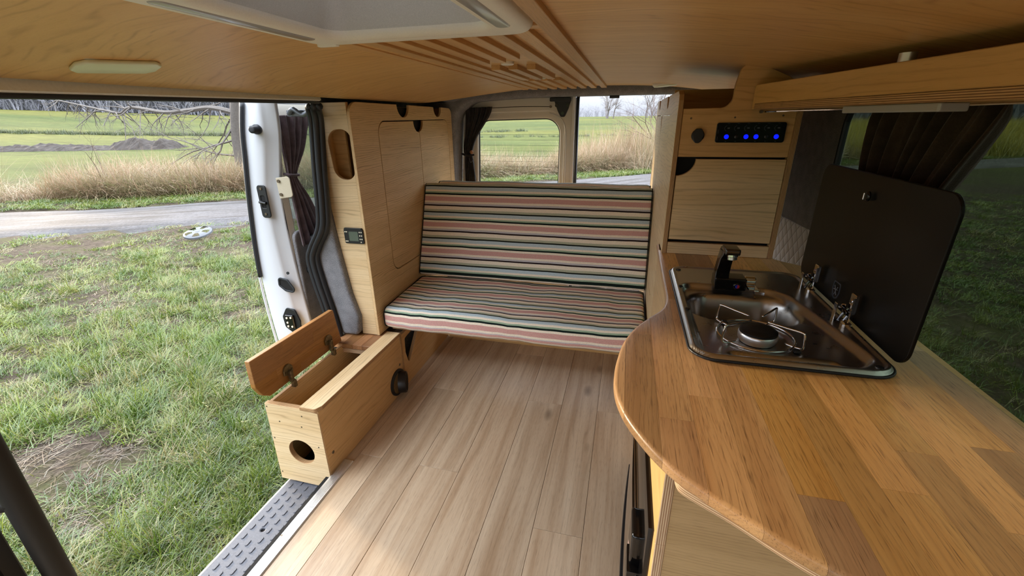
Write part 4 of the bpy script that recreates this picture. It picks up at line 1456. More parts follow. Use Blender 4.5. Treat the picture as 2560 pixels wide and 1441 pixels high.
# ------------------------------------------------------------------ kitchen: cabinet, fridge, worktop
def build_kitchen():
    t = thing('kitchen_unit', 'plywood kitchen cabinet under the oak worktop', 'kitchen cabinet', (0.33, 0.95, 0.0))
    xface_neg('bench_side_panel', t, 0.1255, [(0.965, 0.54), (1.285, 0.54), (1.285, 0.002), (1.495, 0.002), (1.495, 0.7333), (0.965, 0.7333)], t=0.0135, mat='oak_side', edge='ply_pale', bev=0.001)
    xface_neg('aisle_panel', t, 0.087, [(0.52, 0.537), (0.94, 0.537), (0.94, 0.7333), (0.535, 0.7333), (0.535, 0.711), (0.52, 0.711)], t=0.0145, mat='birch_pale', edge='ply_pale', bev=0.0008)
    xface_neg('aisle_post', t, 0.087, [(0.52, 0.0), (0.545, 0.0), (0.545, 0.5365), (0.52, 0.5365)], t=0.0145, mat='birch_pale', edge='ply_pale', bev=0.0008)
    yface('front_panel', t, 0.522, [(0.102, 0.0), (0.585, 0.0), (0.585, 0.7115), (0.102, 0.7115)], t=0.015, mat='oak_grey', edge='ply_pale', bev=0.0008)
    boxo('back_panel', t, M['birch_pale'], 0.565, 0.580, 0.54, 1.37, 0.0, 0.7333)
    brd = [(0.585, 0.56), (0.115, 0.56), (0.094, 0.50), (0.097, 0.463)]
    brd += [(0.137, 0.4235), (0.173, 0.399), (0.211, 0.373), (0.26, 0.345), (0.33, 0.318), (0.43, 0.298), (0.585, 0.29)]
    brd = [(p.x, p.y) for p in catp([(0.0915, 0.480, 0), (0.0925, 0.464, 0), (0.100, 0.453, 0), (0.123, 0.438, 0), (0.151, 0.421, 0), (0.194, 0.390, 0), (0.226, 0.370, 0), (0.28, 0.345, 0), (0.36, 0.325, 0), (0.45, 0.312, 0), (0.575, 0.308, 0)], 60)] + [(0.575, 0.526), (0.105, 0.526), (0.0925, 0.51)]
    brd = [(x * 0.9865, y * 0.9865) for x, y in brd]
    zface('curved_board', t, 0.7333, brd, t=0.0215, mat='birch_pale', edge='ply_pale', bev=0.0025, seg=2)
    for y, z in ((1.10, 0.64), (1.20, 0.56)):
        bm = BM(); cyl(bm, (0.1255, y, z), (-1, 0, 0), 0.004, 0.0015, 10)
        bmobj('screw', bm, M['screw'], t)

    f = thing('fridge', 'black framed fridge with a mirror finish door under the worktop', 'fridge', (0.26, 0.92, 0.02))
    boxo('fridge_body', f, M['black'], 0.1035, 0.52, 0.56, 1.27, 0.002, 0.535, 0.004)
    bm = BM()
    ys = [0.56 + (1.262 - 0.56) * k / 20 for k in range(21)]
    fx = lambda y: 0.070 + 0.022 * ((y - 0.80) / 0.45) ** 2
    a = [bm.verts.new((fx(y), y, 0.012)) for y in ys]; b = [bm.verts.new((fx(y), y, 0.345)) for y in ys]
    c = [bm.verts.new((0.1, y, 0.012)) for y in ys]; d = [bm.verts.new((0.1, y, 0.345)) for y in ys]
    for r, s in ((a, b), (b, d), (d, c), (c, a)):
        for k in range(20):
            bm.faces.new((r[k], r[k + 1], s[k + 1], s[k]))
    bm.faces.new((a[0], b[0], d[0], c[0])); bm.faces.new((a[20], c[20], d[20], b[20]))
    door = bmobj('fridge_door', bm, M['fridge'], f, smooth=True, angle=40)
    bm = BM(); tube(bm, [(fx(y) - 0.001, y, 0.011) for y in ys], 0.004, 6)
    bmobj('gap_line', bm, M['black'], door)  # black tube draws the dark gap between door and floor
    bm = BM(); box(bm, 0.078, 0.103, 0.548, 1.275, 0.347, 0.535, 0.004, 2)
    bmobj('fridge_frame', bm, M['gloss_black'], f, smooth=True, angle=40)
    bm = BM(); tube(bm, [(0.0765, 0.56, 0.352), (0.0765, 1.27, 0.352)], 0.0018, 6)
    bmobj('frame_trim', bm, M['chrome'], f)
    bm = BM(); box(bm, 0.060, 0.09, 0.60, 0.668, 0.37, 0.45, 0.008, 3); box(bm, 0.056, 0.088, 0.585, 0.645, 0.33, 0.378, 0.006, 2)
    bmobj('door_latch', bm, M['gloss_black'], f, smooth=True, angle=40)
    boxo('sticker', door, M['sticker'], 0.0676, 0.0706, 0.66, 0.735, 0.255, 0.33)
    k = thing('round_cap', 'round black plastic cap under the worktop edge beside the fridge', 'cap', (0.08, 1.05, 0.55))
    bm = BM(); lathe(bm, (0.10, 0.86, 0.615), (-1, 0, 0), [(0, 0.040), (0.04, 0.040), (0.052, 0.034), (0.056, 0.020)], 28)
    bmobj('cap_body', bm, M['black'], k, smooth=True, angle=50)


build_kitchen()

WT_Z = 0.752


def islands(bm):
    """one bmesh per connected piece"""
    seen, groups = set(), []
    for v in bm.verts:
        if v in seen: continue
        st, g = [v], {v}
        while st:
            a = st.pop()
            for e in a.link_edges:
                b = e.other_vert(a)
                if b not in g:
                    g.add(b); st.append(b)
        seen |= g
        groups.append(g)
    if len(groups) == 1: return [bm]
    out = []
    for g in groups:
        if sum(1 for v in g for f in v.link_faces) < 12: continue
        n = BM()
        mp = {v: n.verts.new(v.co) for v in g}
        for f in bm.faces:
            if f.verts[0] in g:
                nf = n.faces.new([mp[v] for v in f.verts]); nf.material_index = f.material_index
        out.append(n)
    bm.free()
    return out


def build_worktop():
    t = thing('worktop', 'oiled oak worktop with a curved edge around the sink', 'worktop', (0.3, 0.8, 0.725))
    curve = [(0.114, 1.12), (0.1135, 1.035), (0.109, 0.977), (0.096, 0.933), (0.069, 0.886), (0.041, 0.832), (0.020, 0.766), (0.0095, 0.696), (0.0065, 0.640), (0.010, 0.592), (0.021, 0.550),
             (0.036, 0.515), (0.058, 0.477), (0.083, 0.445), (0.111, 0.421), (0.142, 0.397), (0.170, 0.377), (0.212, 0.351), (0.27, 0.325), (0.36, 0.303), (0.46, 0.290), (0.575, 0.287)]
    left = [(p.x, p.y) for p in catp([(x, y, 0) for x, y in curve], 90)]
    out = [(0.125, 1.489), (0.117, 1.489), (0.1145, 1.30)] + left + [(0.552, 0.60), (0.546, 0.86), (0.543, 1.22), (0.535, 1.285), (0.512, 1.325), (0.486, 1.347), (0.462, 1.366), (0.447, 1.385), (0.438, 1.42), (0.125, 1.42)]
    hole = rrect(0.148, 0.442, 0.74, 1.20, 0.04, 6)
    bounds = [-0.05] + [0.024 + 0.0475 * k for k in range(12)] + [0.62]
    rng = random.Random(11)
    fixed = {2: [0.545], 3: [0.61, 1.0], 4: [0.80], 7: [0.47]}
    for i, (a, b) in enumerate(zip(bounds, bounds[1:])):
        js = fixed.get(i)
        if js is None:
            y = 0.2 + rng.uniform(0.05, 0.35)
            js = []
            while y < 1.3:
                js.append(y); y += rng.uniform(0.26, 0.5)
        js = [0.1] + js + [1.6]
        for y0, y1 in zip(js, js[1:]):
            rot = lambda p: [(y, -x) for x, y in p]
            bm = plate_bm(rot(out), [rot(hole)], t=0.0185, bev=0.0065, seg=4)
            clip(bm, y0 + 0.00012, y1 - 0.00012, -b + 0.00012, -a - 0.00012)
            if len(bm.faces) < 4:
                bm.free(); continue
            for part in islands(bm):
                bmobj('stave', part, [M['stave'], M['stave']], t, basis((0, 0, WT_Z), X_, Y_, 'v'), smooth=True, angle=30)


build_worktop()


def sdrr(x, y, x0, x1, y0, y1, r):
    cx, cy, hx, hy = (x0 + x1) / 2, (y0 + y1) / 2, (x1 - x0) / 2 - r, (y1 - y0) / 2 - r
    dx, dy = abs(x - cx) - hx, abs(y - cy) - hy
    return math.hypot(max(dx, 0), max(dy, 0)) + min(max(dx, dy), 0) - r


def ss(a, b, x):
    t = min(1.0, max(0.0, (x - a) / (b - a)))
    return t * t * (3 - 2 * t)


def build_sink():
    t = thing('hob_sink', 'stainless steel sink and hob unit set into the worktop', 'sink', (0.295, 0.98, 0.752))
    X0, X1, Y0, Y1, R = 0.137, 0.4535, 0.726, 1.232, 0.042
    zface('gasket', t, 0.7565, rrect(X0 - 0.004, X1 + 0.004, Y0 - 0.004, Y1 + 0.004, R + 0.003, 8), holes=[rrect(X0 + 0.012, X1 - 0.012, Y0 + 0.014, Y1 - 0.014, R - 0.01, 6)],
          t=0.0042, mat='rubber', edge='rubber', bev=0.0015, seg=2)
    pan = [(0.153, 0.742), (0.405, 0.742), (0.437, 0.775), (0.432, 0.82), (0.402, 0.985), (0.386, 1.06), (0.355, 1.098), (0.152, 1.105)]
    pan = rpoly(pan, [0.022, 0.03, 0.03, 0.05, 0.03, 0.05, 0.06, 0.03], 6)
    def sdpoly(x, y):
        d, ins = 1e9, False
        n = len(pan)
        for i in range(n):
            ax, ay = pan[i]; bx, by = pan[i - 1]
            ex, ey, wx, wy = bx - ax, by - ay, x - ax, y - ay
            tt = max(0, min(1, (wx * ex + wy * ey) / (ex * ex + ey * ey + 1e-12)))
            d = min(d, math.hypot(wx - ex * tt, wy - ey * tt))
            if (ay > y) != (by > y) and x < ex * (y - ay) / (ey if ey else 1e-9) + ax: ins = not ins
        return -d if ins else d
    def h(x, y):
        so_ = -sdrr(x, y, X0, X1, Y0, Y1, R)
        z = 0.7565 + 0.0065 * ss(0.0, 0.005, so_) - 0.0035 * ss(0.007, 0.013, so_)
        z -= 0.0135 * ss(-0.001, 0.012, -sdpoly(x, y))
        bs = -sdrr(x, y, 0.166, 0.381, 0.925, 1.068, 0.05)
        z -= 0.095 * ss(-0.004, 0.026, bs) + 0.004 * ss(-0.010, -0.002, bs)
        z -= 0.010 * ss(0.0, 0.016, -sdrr(x, y, 0.20, 0.385, 0.7495, 0.783, 0.016))
        rb = math.hypot(x - 0.268, y - 0.853)
        z -= 0.003 * (1 - ss(0.055, 0.068, rb))
        z -= 0.004 * ss(0.0, 0.006, -sdrr(x, y, 0.405, 0.437, 0.755, 0.815, 0.014)) * 0
        return z
    nx, ny = 108, 168
    bm = BM()
    g = []
    for j in range(ny + 1):
        row = []
        for i in range(nx + 1):
            x, y = X0 + (X1 - X0) * i / nx, Y0 + (Y1 - Y0) * j / ny
            for _ in range(3):
                s = sdrr(x, y, X0, X1, Y0, Y1, R)
                if s > 0:
                    e = 1e-5
                    gx, gy = (sdrr(x + e, y, X0, X1, Y0, Y1, R) - s) / e, (sdrr(x, y + e, X0, X1, Y0, Y1, R) - s) / e
                    x -= gx * s; y -= gy * s
            row.append(bm.verts.new((x, y, h(x, y))))
        g.append(row)
    for j in range(ny):
        for i in range(nx):
            bm.faces.new((g[j][i], g[j][i + 1], g[j + 1][i + 1], g[j + 1][i]))
    bmesh.ops.dissolve_degenerate(bm, dist=1e-6, edges=bm.edges[:])
    o = bmobj('steel_top', bm, M['steel'], t, smooth=True)
    bm = BM(); cyl(bm, (0.262, 0.765, 0.7425), Z_, 0.0, 0.0, 6) if False else tube(bm, [(0.262 + 0.014 * math.cos(a), 0.7625 + 0.006 * math.sin(a), 0.7385) for a in [2 * PI * k / 20 for k in range(20)]], 0.0006, 4, closed=True)
    bmobj('stamp_ring', bm, M['chrome'], t)
    for x, y in ((0.166, 0.757), (0.150, 0.93), (0.150, 1.07), (0.158, 1.20), (0.428, 0.748)):
        bm = BM(); lathe(bm, (x, y, h(x, y)), Z_, [(0, 0.0065), (0.002, 0.006), (0.003, 0.003)], 14)
        bmobj('buffer', bm, M['black'], t)
    # drain
    bm = BM(); lathe(bm, (0.27, 0.995, h(0.27, 0.995)), Z_, [(0, 0.024), (0.0015, 0.023), (0.002, 0.018)], 24)
    bmobj('drain', bm, M['chrome'], t)
    # burner and pan support
    bm = BM(); lathe(bm, (0.268, 0.838, 0.744), Z_, [(0, 0.030), (0.006, 0.034), (0.016, 0.035), (0.019, 0.033)], 36)
    cr = bmobj('burner_crown', bm, M['alu'], t, smooth=True, angle=40)
    bm = BM(); lathe(bm, (0.268, 0.838, 0.763), Z_, [(0, 0.033), (0.004, 0.033), (0.006, 0.030), (0.0065, 0.012)], 36)
    bmobj('burner_cap', bm, M['burner'], cr, smooth=True, angle=40)
    gr = thing('pan_support', 'bent chrome wire pan support over the gas burner', 'pan support', (0.268, 0.853, 0.745))
    c = V3((0.268, 0.853, 0))
    bm = BM(); tube(bm, [c + V3((0.068 * math.cos(a), 0.068 * math.sin(a), 0.7495)) for a in [2 * PI * k / 48 for k in range(48)]], 0.0021, 8, closed=True)
    bmobj('ring', bm, M['chrome'], gr, smooth=True)
    for ang in (135, 52, 215, -38):
        a = math.radians(ang)
        d = V3((math.cos(a), math.sin(a), 0)); s = V3((-d.y, d.x, 0))
        pts = [c + d * 0.052 + s * 0.006 + V3((0, 0, 0.7495)), c + d * 0.078 + s * 0.004 + V3((0, 0, 0.7505)), c + d * 0.084 + V3((0, 0, 0.756)), c + d * 0.082 + V3((0, 0, 0.779)),
               c + d * 0.077 + V3((0, 0, 0.784)), c + d * 0.050 + V3((0, 0, 0.7835)), c + d * 0.018 + V3((0, 0, 0.783))]
        bm = BM(); tube(bm, catp(pts, 36), 0.0021, 8)
        bmobj('arm', bm, M['chrome'], gr, smooth=True)
    bm = BM()
    for x, y in ((0.222, 0.902), (0.325, 0.80)):
        box(bm, x - 0.006, x + 0.006, y - 0.006, y + 0.006, 0.7462, 0.752, 0.002)
    bmobj('rubber_foot', bm, M['rubber'], gr)
    # folded up glass lid with its hinges
    l = thing('glass_lid', 'black glass lid standing upright along the back of the sink', 'glass lid', (0.457, 0.99, 0.76))
    lid = plate('glass', l, (0.4565, 0, 0), (0, -1, 0), (0.006, 0, 1), rrect(-1.236, -0.750, 0.7605, 1.041, 0.030, 8), t=0.006, mat='blackglass', edge='blackglass', bev=0.0015, seg=2)
    bm = BM(); lathe(bm, (0.4585, 0.995, 1.0), (-1, 0, 0), [(0, 0.0095), (0.003, 0.0095), (0.005, 0.006)], 20)
    bmobj('finger_knob', bm, M['gloss_black'], lid, smooth=True)
    bm = BM(); box(bm, 0.449, 0.452, 0.9935, 0.9965, 0.993, 1.007, 0.001)
    bmobj('knob_glint', bm, M['chrome'], lid)
    em = xface_neg('emblem', lid, 0.4555, rpoly([(1.030, 0.815), (1.000, 0.815), (0.998, 0.795), (1.004, 0.782), (1.015, 0.777), (1.026, 0.782), (1.032, 0.795)], 0.004, 3),
                   holes=[rpoly([(1.028, 0.813), (1.002, 0.813), (1.000, 0.795), (1.006, 0.784), (1.015, 0.779), (1.024, 0.784), (1.030, 0.795)], 0.004, 3)], t=0.0012, mat='print', edge='print', bev=0)
    bm = BM()
    tube(bm, [(0.455, 1.022, 0.806), (0.455, 1.008, 0.788)], 0.0008, 4); tube(bm, [(0.455, 1.008, 0.806), (0.455, 1.018, 0.786)], 0.0008, 4); tube(bm, [(0.455, 1.025, 0.797), (0.455, 1.005, 0.800)], 0.0008, 4)
    bmobj('emblem_strokes', bm, M['foil'], em)
    for y in (1.112, 0.925):
        bm = BM()
        box(bm, 0.4475, 0.4555, y - 0.011, y + 0.009, 0.782, 0.822, 0.0015)
        cyl(bm, (0.449, y, 0.807), (-1, 0, 0), 0.0035, 0.004, 12)
        box(bm, 0.4445, 0.4495, y - 0.013, y - 0.009, 0.758, 0.818, 0.001)
        hb = bmobj('hinge_strap', bm, M['chrome'], l)
        bm = BM()
        tube(bm, [(0.448, y + 0.006, 0.790), (0.441, y + 0.006, 0.776), (0.436, y + 0.006, 0.762)], 0.0028, 8)
        tube(bm, [(0.450, y - 0.004, 0.785), (0.442, y - 0.004, 0.766)], 0.0034, 8)
        cyl(bm, (0.4435, y - 0.010, 0.783), Y_, 0.0042, 0.02, 12)
        bmobj('hinge_arm', bm, M['darkchrome'], hb, smooth=True, angle=40)
        bm = BM()
        box(bm, 0.428, 0.4445, y + 0.008, y + 0.020, 0.788, 0.797, 0.001); box(bm, 0.428, 0.4305, y + 0.008, y + 0.020, 0.758, 0.790, 0.001)
        box(bm, 0.432, 0.448, y - 0.026, y - 0.010, 0.757, 0.770, 0.003)
        bmobj('hinge_bracket', bm, M['chrome'], hb)
    # mixer tap
    f = thing('tap', 'short black and chrome mixer tap behind the sink bowl', 'tap', (0.25, 1.09, 0.757))
    bm = BM(); box(bm, 0.228, 0.298, 1.075, 1.122, 0.757, 0.786, 0.004, 3)
    b = bmobj('tap_base', bm, M['gloss_black'], f, smooth=True, angle=40)
    bm = BM()
    rows = []
    for z, x0, x1, y0, y1 in ((0.770, 0.2275, 0.259, 1.080, 1.118), (0.80, 0.2285, 0.2575, 1.078, 1.112), (0.835, 0.2305, 0.2575, 1.068, 1.104), (0.850, 0.2315, 0.260, 1.052, 1.100), (0.860, 0.2325, 0.262, 1.046, 1.096)):
        rows.append([bm.verts.new(p) for p in ((x0, y0, z), (x1, y0, z), (x1, y1, z), (x0, y1, z))])
    for a, c2 in zip(rows, rows[1:]):
        for k in range(4): bm.faces.new((a[k], a[(k + 1) % 4], c2[(k + 1) % 4], c2[k]))
    bm.faces.new(rows[0][::-1]); bm.faces.new(rows[-1])
    bmesh.ops.bevel(bm, geom=[e for e in bm.edges], offset=0.003, segments=2, profile=0.7, affect='EDGES')
    bmobj('tap_column', bm, M['gloss_black'], f, smooth=True, angle=40)
    bm = BM(); box(bm, 0.2325, 0.2645, 1.040, 1.085, 0.853, 0.867, 0.004, 3)
    bmobj('tap_head', bm, M['darkchrome'], f, smooth=True, angle=40)
    bm = BM(); lathe(bm, (0.251, 1.055, 0.853), (0.05, -0.1, -1), [(0, 0.0115), (0.006, 0.0118), (0.007, 0.0105), (0.013, 0.0105), (0.014, 0.008)], 24)
    bmobj('aerator', bm, M['chrome'], f, smooth=True, angle=40)
    bm = BM(); cyl(bm, (0.296, 1.096, 0.776), X_, 0.0125, 0.024, 24, bev=0.002)
    lv = bmobj('tap_cartridge', bm, M['chrome'], f, smooth=True, angle=40)
    bm = BM(); box(bm, 0.300, 0.322, 1.058, 1.094, 0.764, 0.768, 0.001); box(bm, 0.312, 0.334, 1.054, 1.070, 0.757, 0.7655, 0.001)
    bmobj('tap_lever', bm, M['chrome'], lv)
    bm = BM(); lathe(bm, (0.277, 1.0745, 0.769), (0, -1, 0), [(0, 0.0085), (0.003, 0.0085), (0.004, 0.006)], 20)
    bt = bmobj('temperature_button', bm, M['gloss_black'], f, smooth=True)
    for sx, mt in ((-1, 'led_blue_print'), (1, 'red_print')):
        bm = BM()
        pts = [(0.277, 1.0700, 0.769)] + [(0.277 + sx * 0.0048 * math.sin(a), 1.0700, 0.769 + 0.0048 * math.cos(a)) for a in [PI * k / 10 for k in range(11)]]
        vs = [bm.verts.new(p) for p in pts]
        bm.faces.new(vs)
        ex = bmesh.ops.extrude_face_region(bm, geom=bm.faces[:])
        bmesh.ops.translate(bm, vec=(0, -0.0005, 0), verts=[v for v in ex['geom'] if isinstance(v, bmesh.types.BMVert)])
        bmobj('colour_mark', bm, M[mt], bt)


M['led_blue_print'] = plain('blue_print', lin(48, 56, 190), 0.4)
M['red_print'] = plain('red_print', lin(180, 40, 48), 0.4)
build_sink()


# ------------------------------------------------------------------ post in the near corner of the door opening
def build_post():
    t = thing('support_post', 'black round post with a clamp and layered board edge at the sliding door', 'post', (-0.8, 0.28, 0.0))
    bm = BM(); tube(bm, [(-0.80, 0.2795, -0.05), (-0.80, 0.2795, 1.0)], 0.0155, 18)
    bmobj('pole', bm, M['postblack'], t, smooth=True, angle=50)
    bm = BM(); tube(bm, catp([(-0.80, 0.276, 0.655), (-0.835, 0.262, 0.652), (-0.88, 0.255, 0.648), (-0.93, 0.256, 0.644)], 12), 0.012, 8)
    bmobj('clamp', bm, M['postblack'], t, smooth=True)
    yface('layered_board', t, 0.222, [(-0.90, -0.05), (-0.845, -0.05), (-0.845, 0.605), (-0.90, 0.605)], t=0.0175, mat='birch_pale', edge='ply', bev=0.001)
    boxo('board_edging', t, M['postblack'], -0.91, -0.83, 0.2405, 0.262, -0.05, 0.615, 0.002)
    boxo('side_padding', t, M['felt'], -0.90, -0.80, 0.12, 0.2215, -0.05, 0.56, 0.004)


build_post()

# ------------------------------------------------------------------ outside: land, road, grass, trees
def sm(a, b, x):
    t = min(1.0, max(0.0, (x - a) / (b - a)))
    return t * t * (3 - 2 * t)


def hgt(x, y):
    d = math.hypot(x, y)
    az = math.degrees(math.atan2(x, y))          # 0 looking back along the van, negative to the left
    H = 1.75
    if az < -25: H += (min(-az, 80) - 25) / 37 * 3.3
    if az > 8: H += -(min(az, 45) - 8) / 37 * 2.4
    h = -0.5 + H * sm(28, 165, d) - 0.10 * sm(6, 12, d) * (1 - sm(25, 40, d)) * 0
    if d < 30:
        h += 0.05 * noise.noise(V3((x * 0.5, y * 0.5, 3.0))) * sm(1.5, 3, d) + 0.02 * noise.noise(V3((x * 2.1, y * 2.1, 1.0)))
    return h


FAR = [(-70, -23.7), (-40, -8.2), (-12.5, 6.1), (-8.3, 8.3), (-0.756, 13.5), (0.9, 14.7), (13.7, 21.3), (40, 35), (80, 55)]
NEAR = [(-70, -26.6), (-40, -11.2), (-9.56, 4.55), (-6.32, 6.32), (0.6, 11.8), (2.2, 12.8), (13.0, 18.3), (41, 32.5), (82, 52)]


def chaikin(pl, k=3):
    for _ in range(k):
        q = [pl[0]]
        for (ax, ay), (bx, by) in zip(pl, pl[1:]):
            q += [(ax * 0.75 + bx * 0.25, ay * 0.75 + by * 0.25), (ax * 0.25 + bx * 0.75, ay * 0.25 + by * 0.75)]
        pl = q + [pl[-1]]
    return pl


def along(pl, n):
    L = [0.0]
    for a, b in zip(pl, pl[1:]): L.append(L[-1] + math.hypot(b[0] - a[0], b[1] - a[1]))
    out, j = [], 0
    for i in range(n + 1):
        s = L[-1] * i / n
        while j < len(pl) - 2 and L[j + 1] < s: j += 1
        f = (s - L[j]) / (L[j + 1] - L[j])
        out.append(V3((pl[j][0] + (pl[j + 1][0] - pl[j][0]) * f, pl[j][1] + (pl[j + 1][1] - pl[j][1]) * f, 0)))
    return out


def dist_poly(x, y, pl):
    best = 1e9; side = 1
    for (ax, ay), (bx, by) in zip(pl, pl[1:]):
        ex, ey = bx - ax, by - ay
        t = max(0, min(1, ((x - ax) * ex + (y - ay) * ey) / (ex * ex + ey * ey)))
        dx, dy = x - ax - ex * t, y - ay - ey * t
        d = math.hypot(dx, dy)
        if d < best:
            best = d
            side = 1 if ex * dy - ey * dx > 0 else -1
    return best * side


def outcol(r, g, b, k=3.1):
    return tuple(c / (k * 1.2) for c in lin(r, g, b))


def mat_ground():
    t = NT('field_ground')
    o = t.obj()
    s = t.n('SeparateXYZ', {0: o}).outputs
    dist = t.n('VectorMath', {0: o}, operation='LENGTH').outputs['Value']
    n1 = t.noise(t.vmath('MULTIPLY', o, (0.05, 0.11, 0.1)), 1.0, 4.0, 0.6)
    n2 = t.noise(o, 1.6, 4.0, 0.65)
    n3 = t.noise(o, 14.0, 3.0, 0.6)
    n4 = t.noise(t.vmath('MULTIPLY', o, (0.012, 0.035, 0.03)), 1.0, 2.0)
    green = t.ramp(n1, [(0.30, outcol(138, 158, 88, 5.3)), (0.48, outcol(160, 178, 100, 5.3)), (0.60, outcol(178, 190, 108, 5.3)), (0.72, outcol(146, 158, 104, 5.3))])
    green = t.mix(t.rmap(n4, 0.45, 0.60, 0, 0.6), green, outcol(220, 212, 104, 5.3))  # yellow patches put sunlight on the fields into the colour
    fine = t.noise(t.vmath('MULTIPLY', o, (0.5, 1.6, 1.0)), 1.0, 5.0, 0.8)
    green = t.mix(1.0, green, t.ramp(fine, [(0.3, (0.62,) * 3), (0.65, (1.16,) * 3)]), 'MULTIPLY')
    stub = t.noise(t.vmath('MULTIPLY', o, (0.9, 0.35, 0.4)), 1.0, 5.0, 0.75)
    green = t.mix(t.rmap(stub, 0.52, 0.72, 0.0, 0.6), green, outcol(122, 118, 80, 5.3))
    n5 = t.noise(o, 60.0, 4.0, 0.7)
    soil = t.ramp(t.math('ADD', t.math('MULTIPLY', n3, 0.5), t.math('MULTIPLY', n5, 0.5)), [(0.36, outcol(72, 62, 54)), (0.5, outcol(112, 98, 86)), (0.64, outcol(156, 140, 124))])
    turf = t.ramp(n2, [(0.3, outcol(110, 112, 72)), (0.6, outcol(138, 140, 92))])
    near = t.mix(t.rmap(t.math('ADD', n2, t.math('MULTIPLY', n3, 0.35)), 0.45, 0.70), turf, soil)
    f = t.rmap(dist, 14.0, 24.0)
    col = t.mix(f, near, green)
    t.bsdf(col, 0.95, spec=0.1, bump=t.math('ADD', t.math('ADD', n3, n2), t.math('MULTIPLY', n5, 0.3)), bstr=0.7, bdist=0.05)
    return t.m


def mat_road():
    t = NT('gravel_road')
    o = t.obj()
    uv = t.n('UVMap').outputs[0]
    v = t.n('SeparateXYZ', {0: uv}).outputs['Y']
    n1 = t.noise(t.vmath('MULTIPLY', uv, (0.5, 5.0, 1)), 1.0, 4.0, 0.6)
    n3 = t.noise(o, 22.0, 3.0, 0.7)
    c = t.ramp(n1, [(0.28, outcol(112, 104, 100, 5.2)), (0.44, outcol(148, 142, 141, 5.2)), (0.58, outcol(186, 182, 186, 5.2)), (0.72, outcol(132, 122, 116, 5.2))])
    c = t.mix(1.0, c, t.ramp(n3, [(0.3, (0.66,) * 3), (0.6, (1.1,) * 3)]), 'MULTIPLY')
    t.bsdf(c, 0.8, spec=0.25, bump=n3, bstr=0.4, bdist=0.02)
    return t.m


def build_land():
    bm = BM()
    rings = [0.0] + [1.2 * 1.062 ** k for k in range(104)]
    ns = 168
    rows = []
    for r in rings[1:]:
        rows.append([bm.verts.new((r * math.sin(2 * PI * k / ns), r * math.cos(2 * PI * k / ns), hgt(r * math.sin(2 * PI * k / ns), r * math.cos(2 * PI * k / ns)))) for k in range(ns)])
    c = bm.verts.new((0, 0, -0.5))
    for k in range(ns):
        bm.faces.new((c, rows[0][(k + 1) % ns], rows[0][k]))
    for a, b in zip(rows, rows[1:]):
        for k in range(ns):
            bm.faces.new((a[k], a[(k + 1) % ns], b[(k + 1) % ns], b[k]))
    for v in bm.verts:
        x, y = v.co.x, v.co.y
        if math.hypot(x, y) < 60 and abs(dist_poly(x, y, NEAR)) < 8 and dist_poly(x, y, NEAR) > 0.1 and dist_poly(x, y, FAR) < -0.1: v.co.z -= 0.10
    g = bmobj('ground', bm, mat_ground(), smooth=True)
    tag(g, 'green winter fields and trampled grass ground around the van', 'ground', kind='structure')
    # road
    bm = BM()
    uvl = bm.loops.layers.uv.new('UVMap')
    a = along(chaikin(NEAR, 2), 220)
    b = []
    ff = along(chaikin(FAR, 2), 900)
    for i, p in enumerate(a):
        d = (a[min(i + 1, 220)] - a[max(i - 1, 0)]).normalized()
        b.append(min(ff, key=lambda q: abs((q - p).dot(d)) * 3 + (q - p).length))
    rows = []
    s = 0
    for i, (p, q) in enumerate(zip(a, b)):
        if i: s += (p - a[i - 1]).length
        row = []
        for k in range(9):
            t = k / 8
            x, y = p.x + (q.x - p.x) * t, p.y + (q.y - p.y) * t
            j = 0.12 * noise.noise(V3((s * 0.7, k * 3.0, 5.0))) if k in (0, 8) else 0
            x += j; y += j
            row.append((bm.verts.new((x, y, hgt(x, y) + 0.020 - 0.12 * abs(2 * t - 1) ** 8 - 0.02 * math.exp(-((t - 0.28) / 0.1) ** 2) - 0.02 * math.exp(-((t - 0.72) / 0.1) ** 2))), (s, t * 2.0)))
        rows.append(row)
    for r0, r1 in zip(rows, rows[1:]):
        for k in range(8):
            quad = (r0[k], r1[k], r1[k + 1], r0[k + 1])
            f = bm.faces.new([v for v, _ in quad])
            for lo, (_, uv) in zip(f.loops, quad): lo[uvl].uv = uv
    r = bmobj('road', bm, mat_road(), smooth=True)
    tag(r, 'pale rutted gravel track curving past the van', 'road', kind='structure')


build_land()


def mat_blade(name, stops, transl=0.35):
    t = NT(name)
    r = t.rnd()
    z = t.n('SeparateXYZ', {0: t.obj()}).outputs['Z']
    c = t.ramp(r, stops)
    at = t.n('Attribute', attribute_name='tone').outputs['Fac']
    c = t.mix(1.0, c, t.ramp(at, [(0.0, (0.62, 0.68, 0.60)), (0.5, (1.0, 1.0, 1.0)), (1.0, (1.45, 1.28, 1.35))]), 'MULTIPLY')
    d = t.n('BsdfDiffuse', {'Color': c})
    tl = t.n('BsdfTranslucent', {'Color': c})
    gl = t.n('BsdfGlossy', {'Color': (1, 1, 1, 1), 'Roughness': 0.38})
    m1 = t.n('MixShader', {0: transl, 1: d.outputs[0], 2: tl.outputs[0]})
    m2 = t.n('MixShader', {0: 0.05, 1: m1.outputs[0], 2: gl.outputs[0]})
    t.t.links.new(m2.outputs[0], t.out.inputs[0])
    return t.m


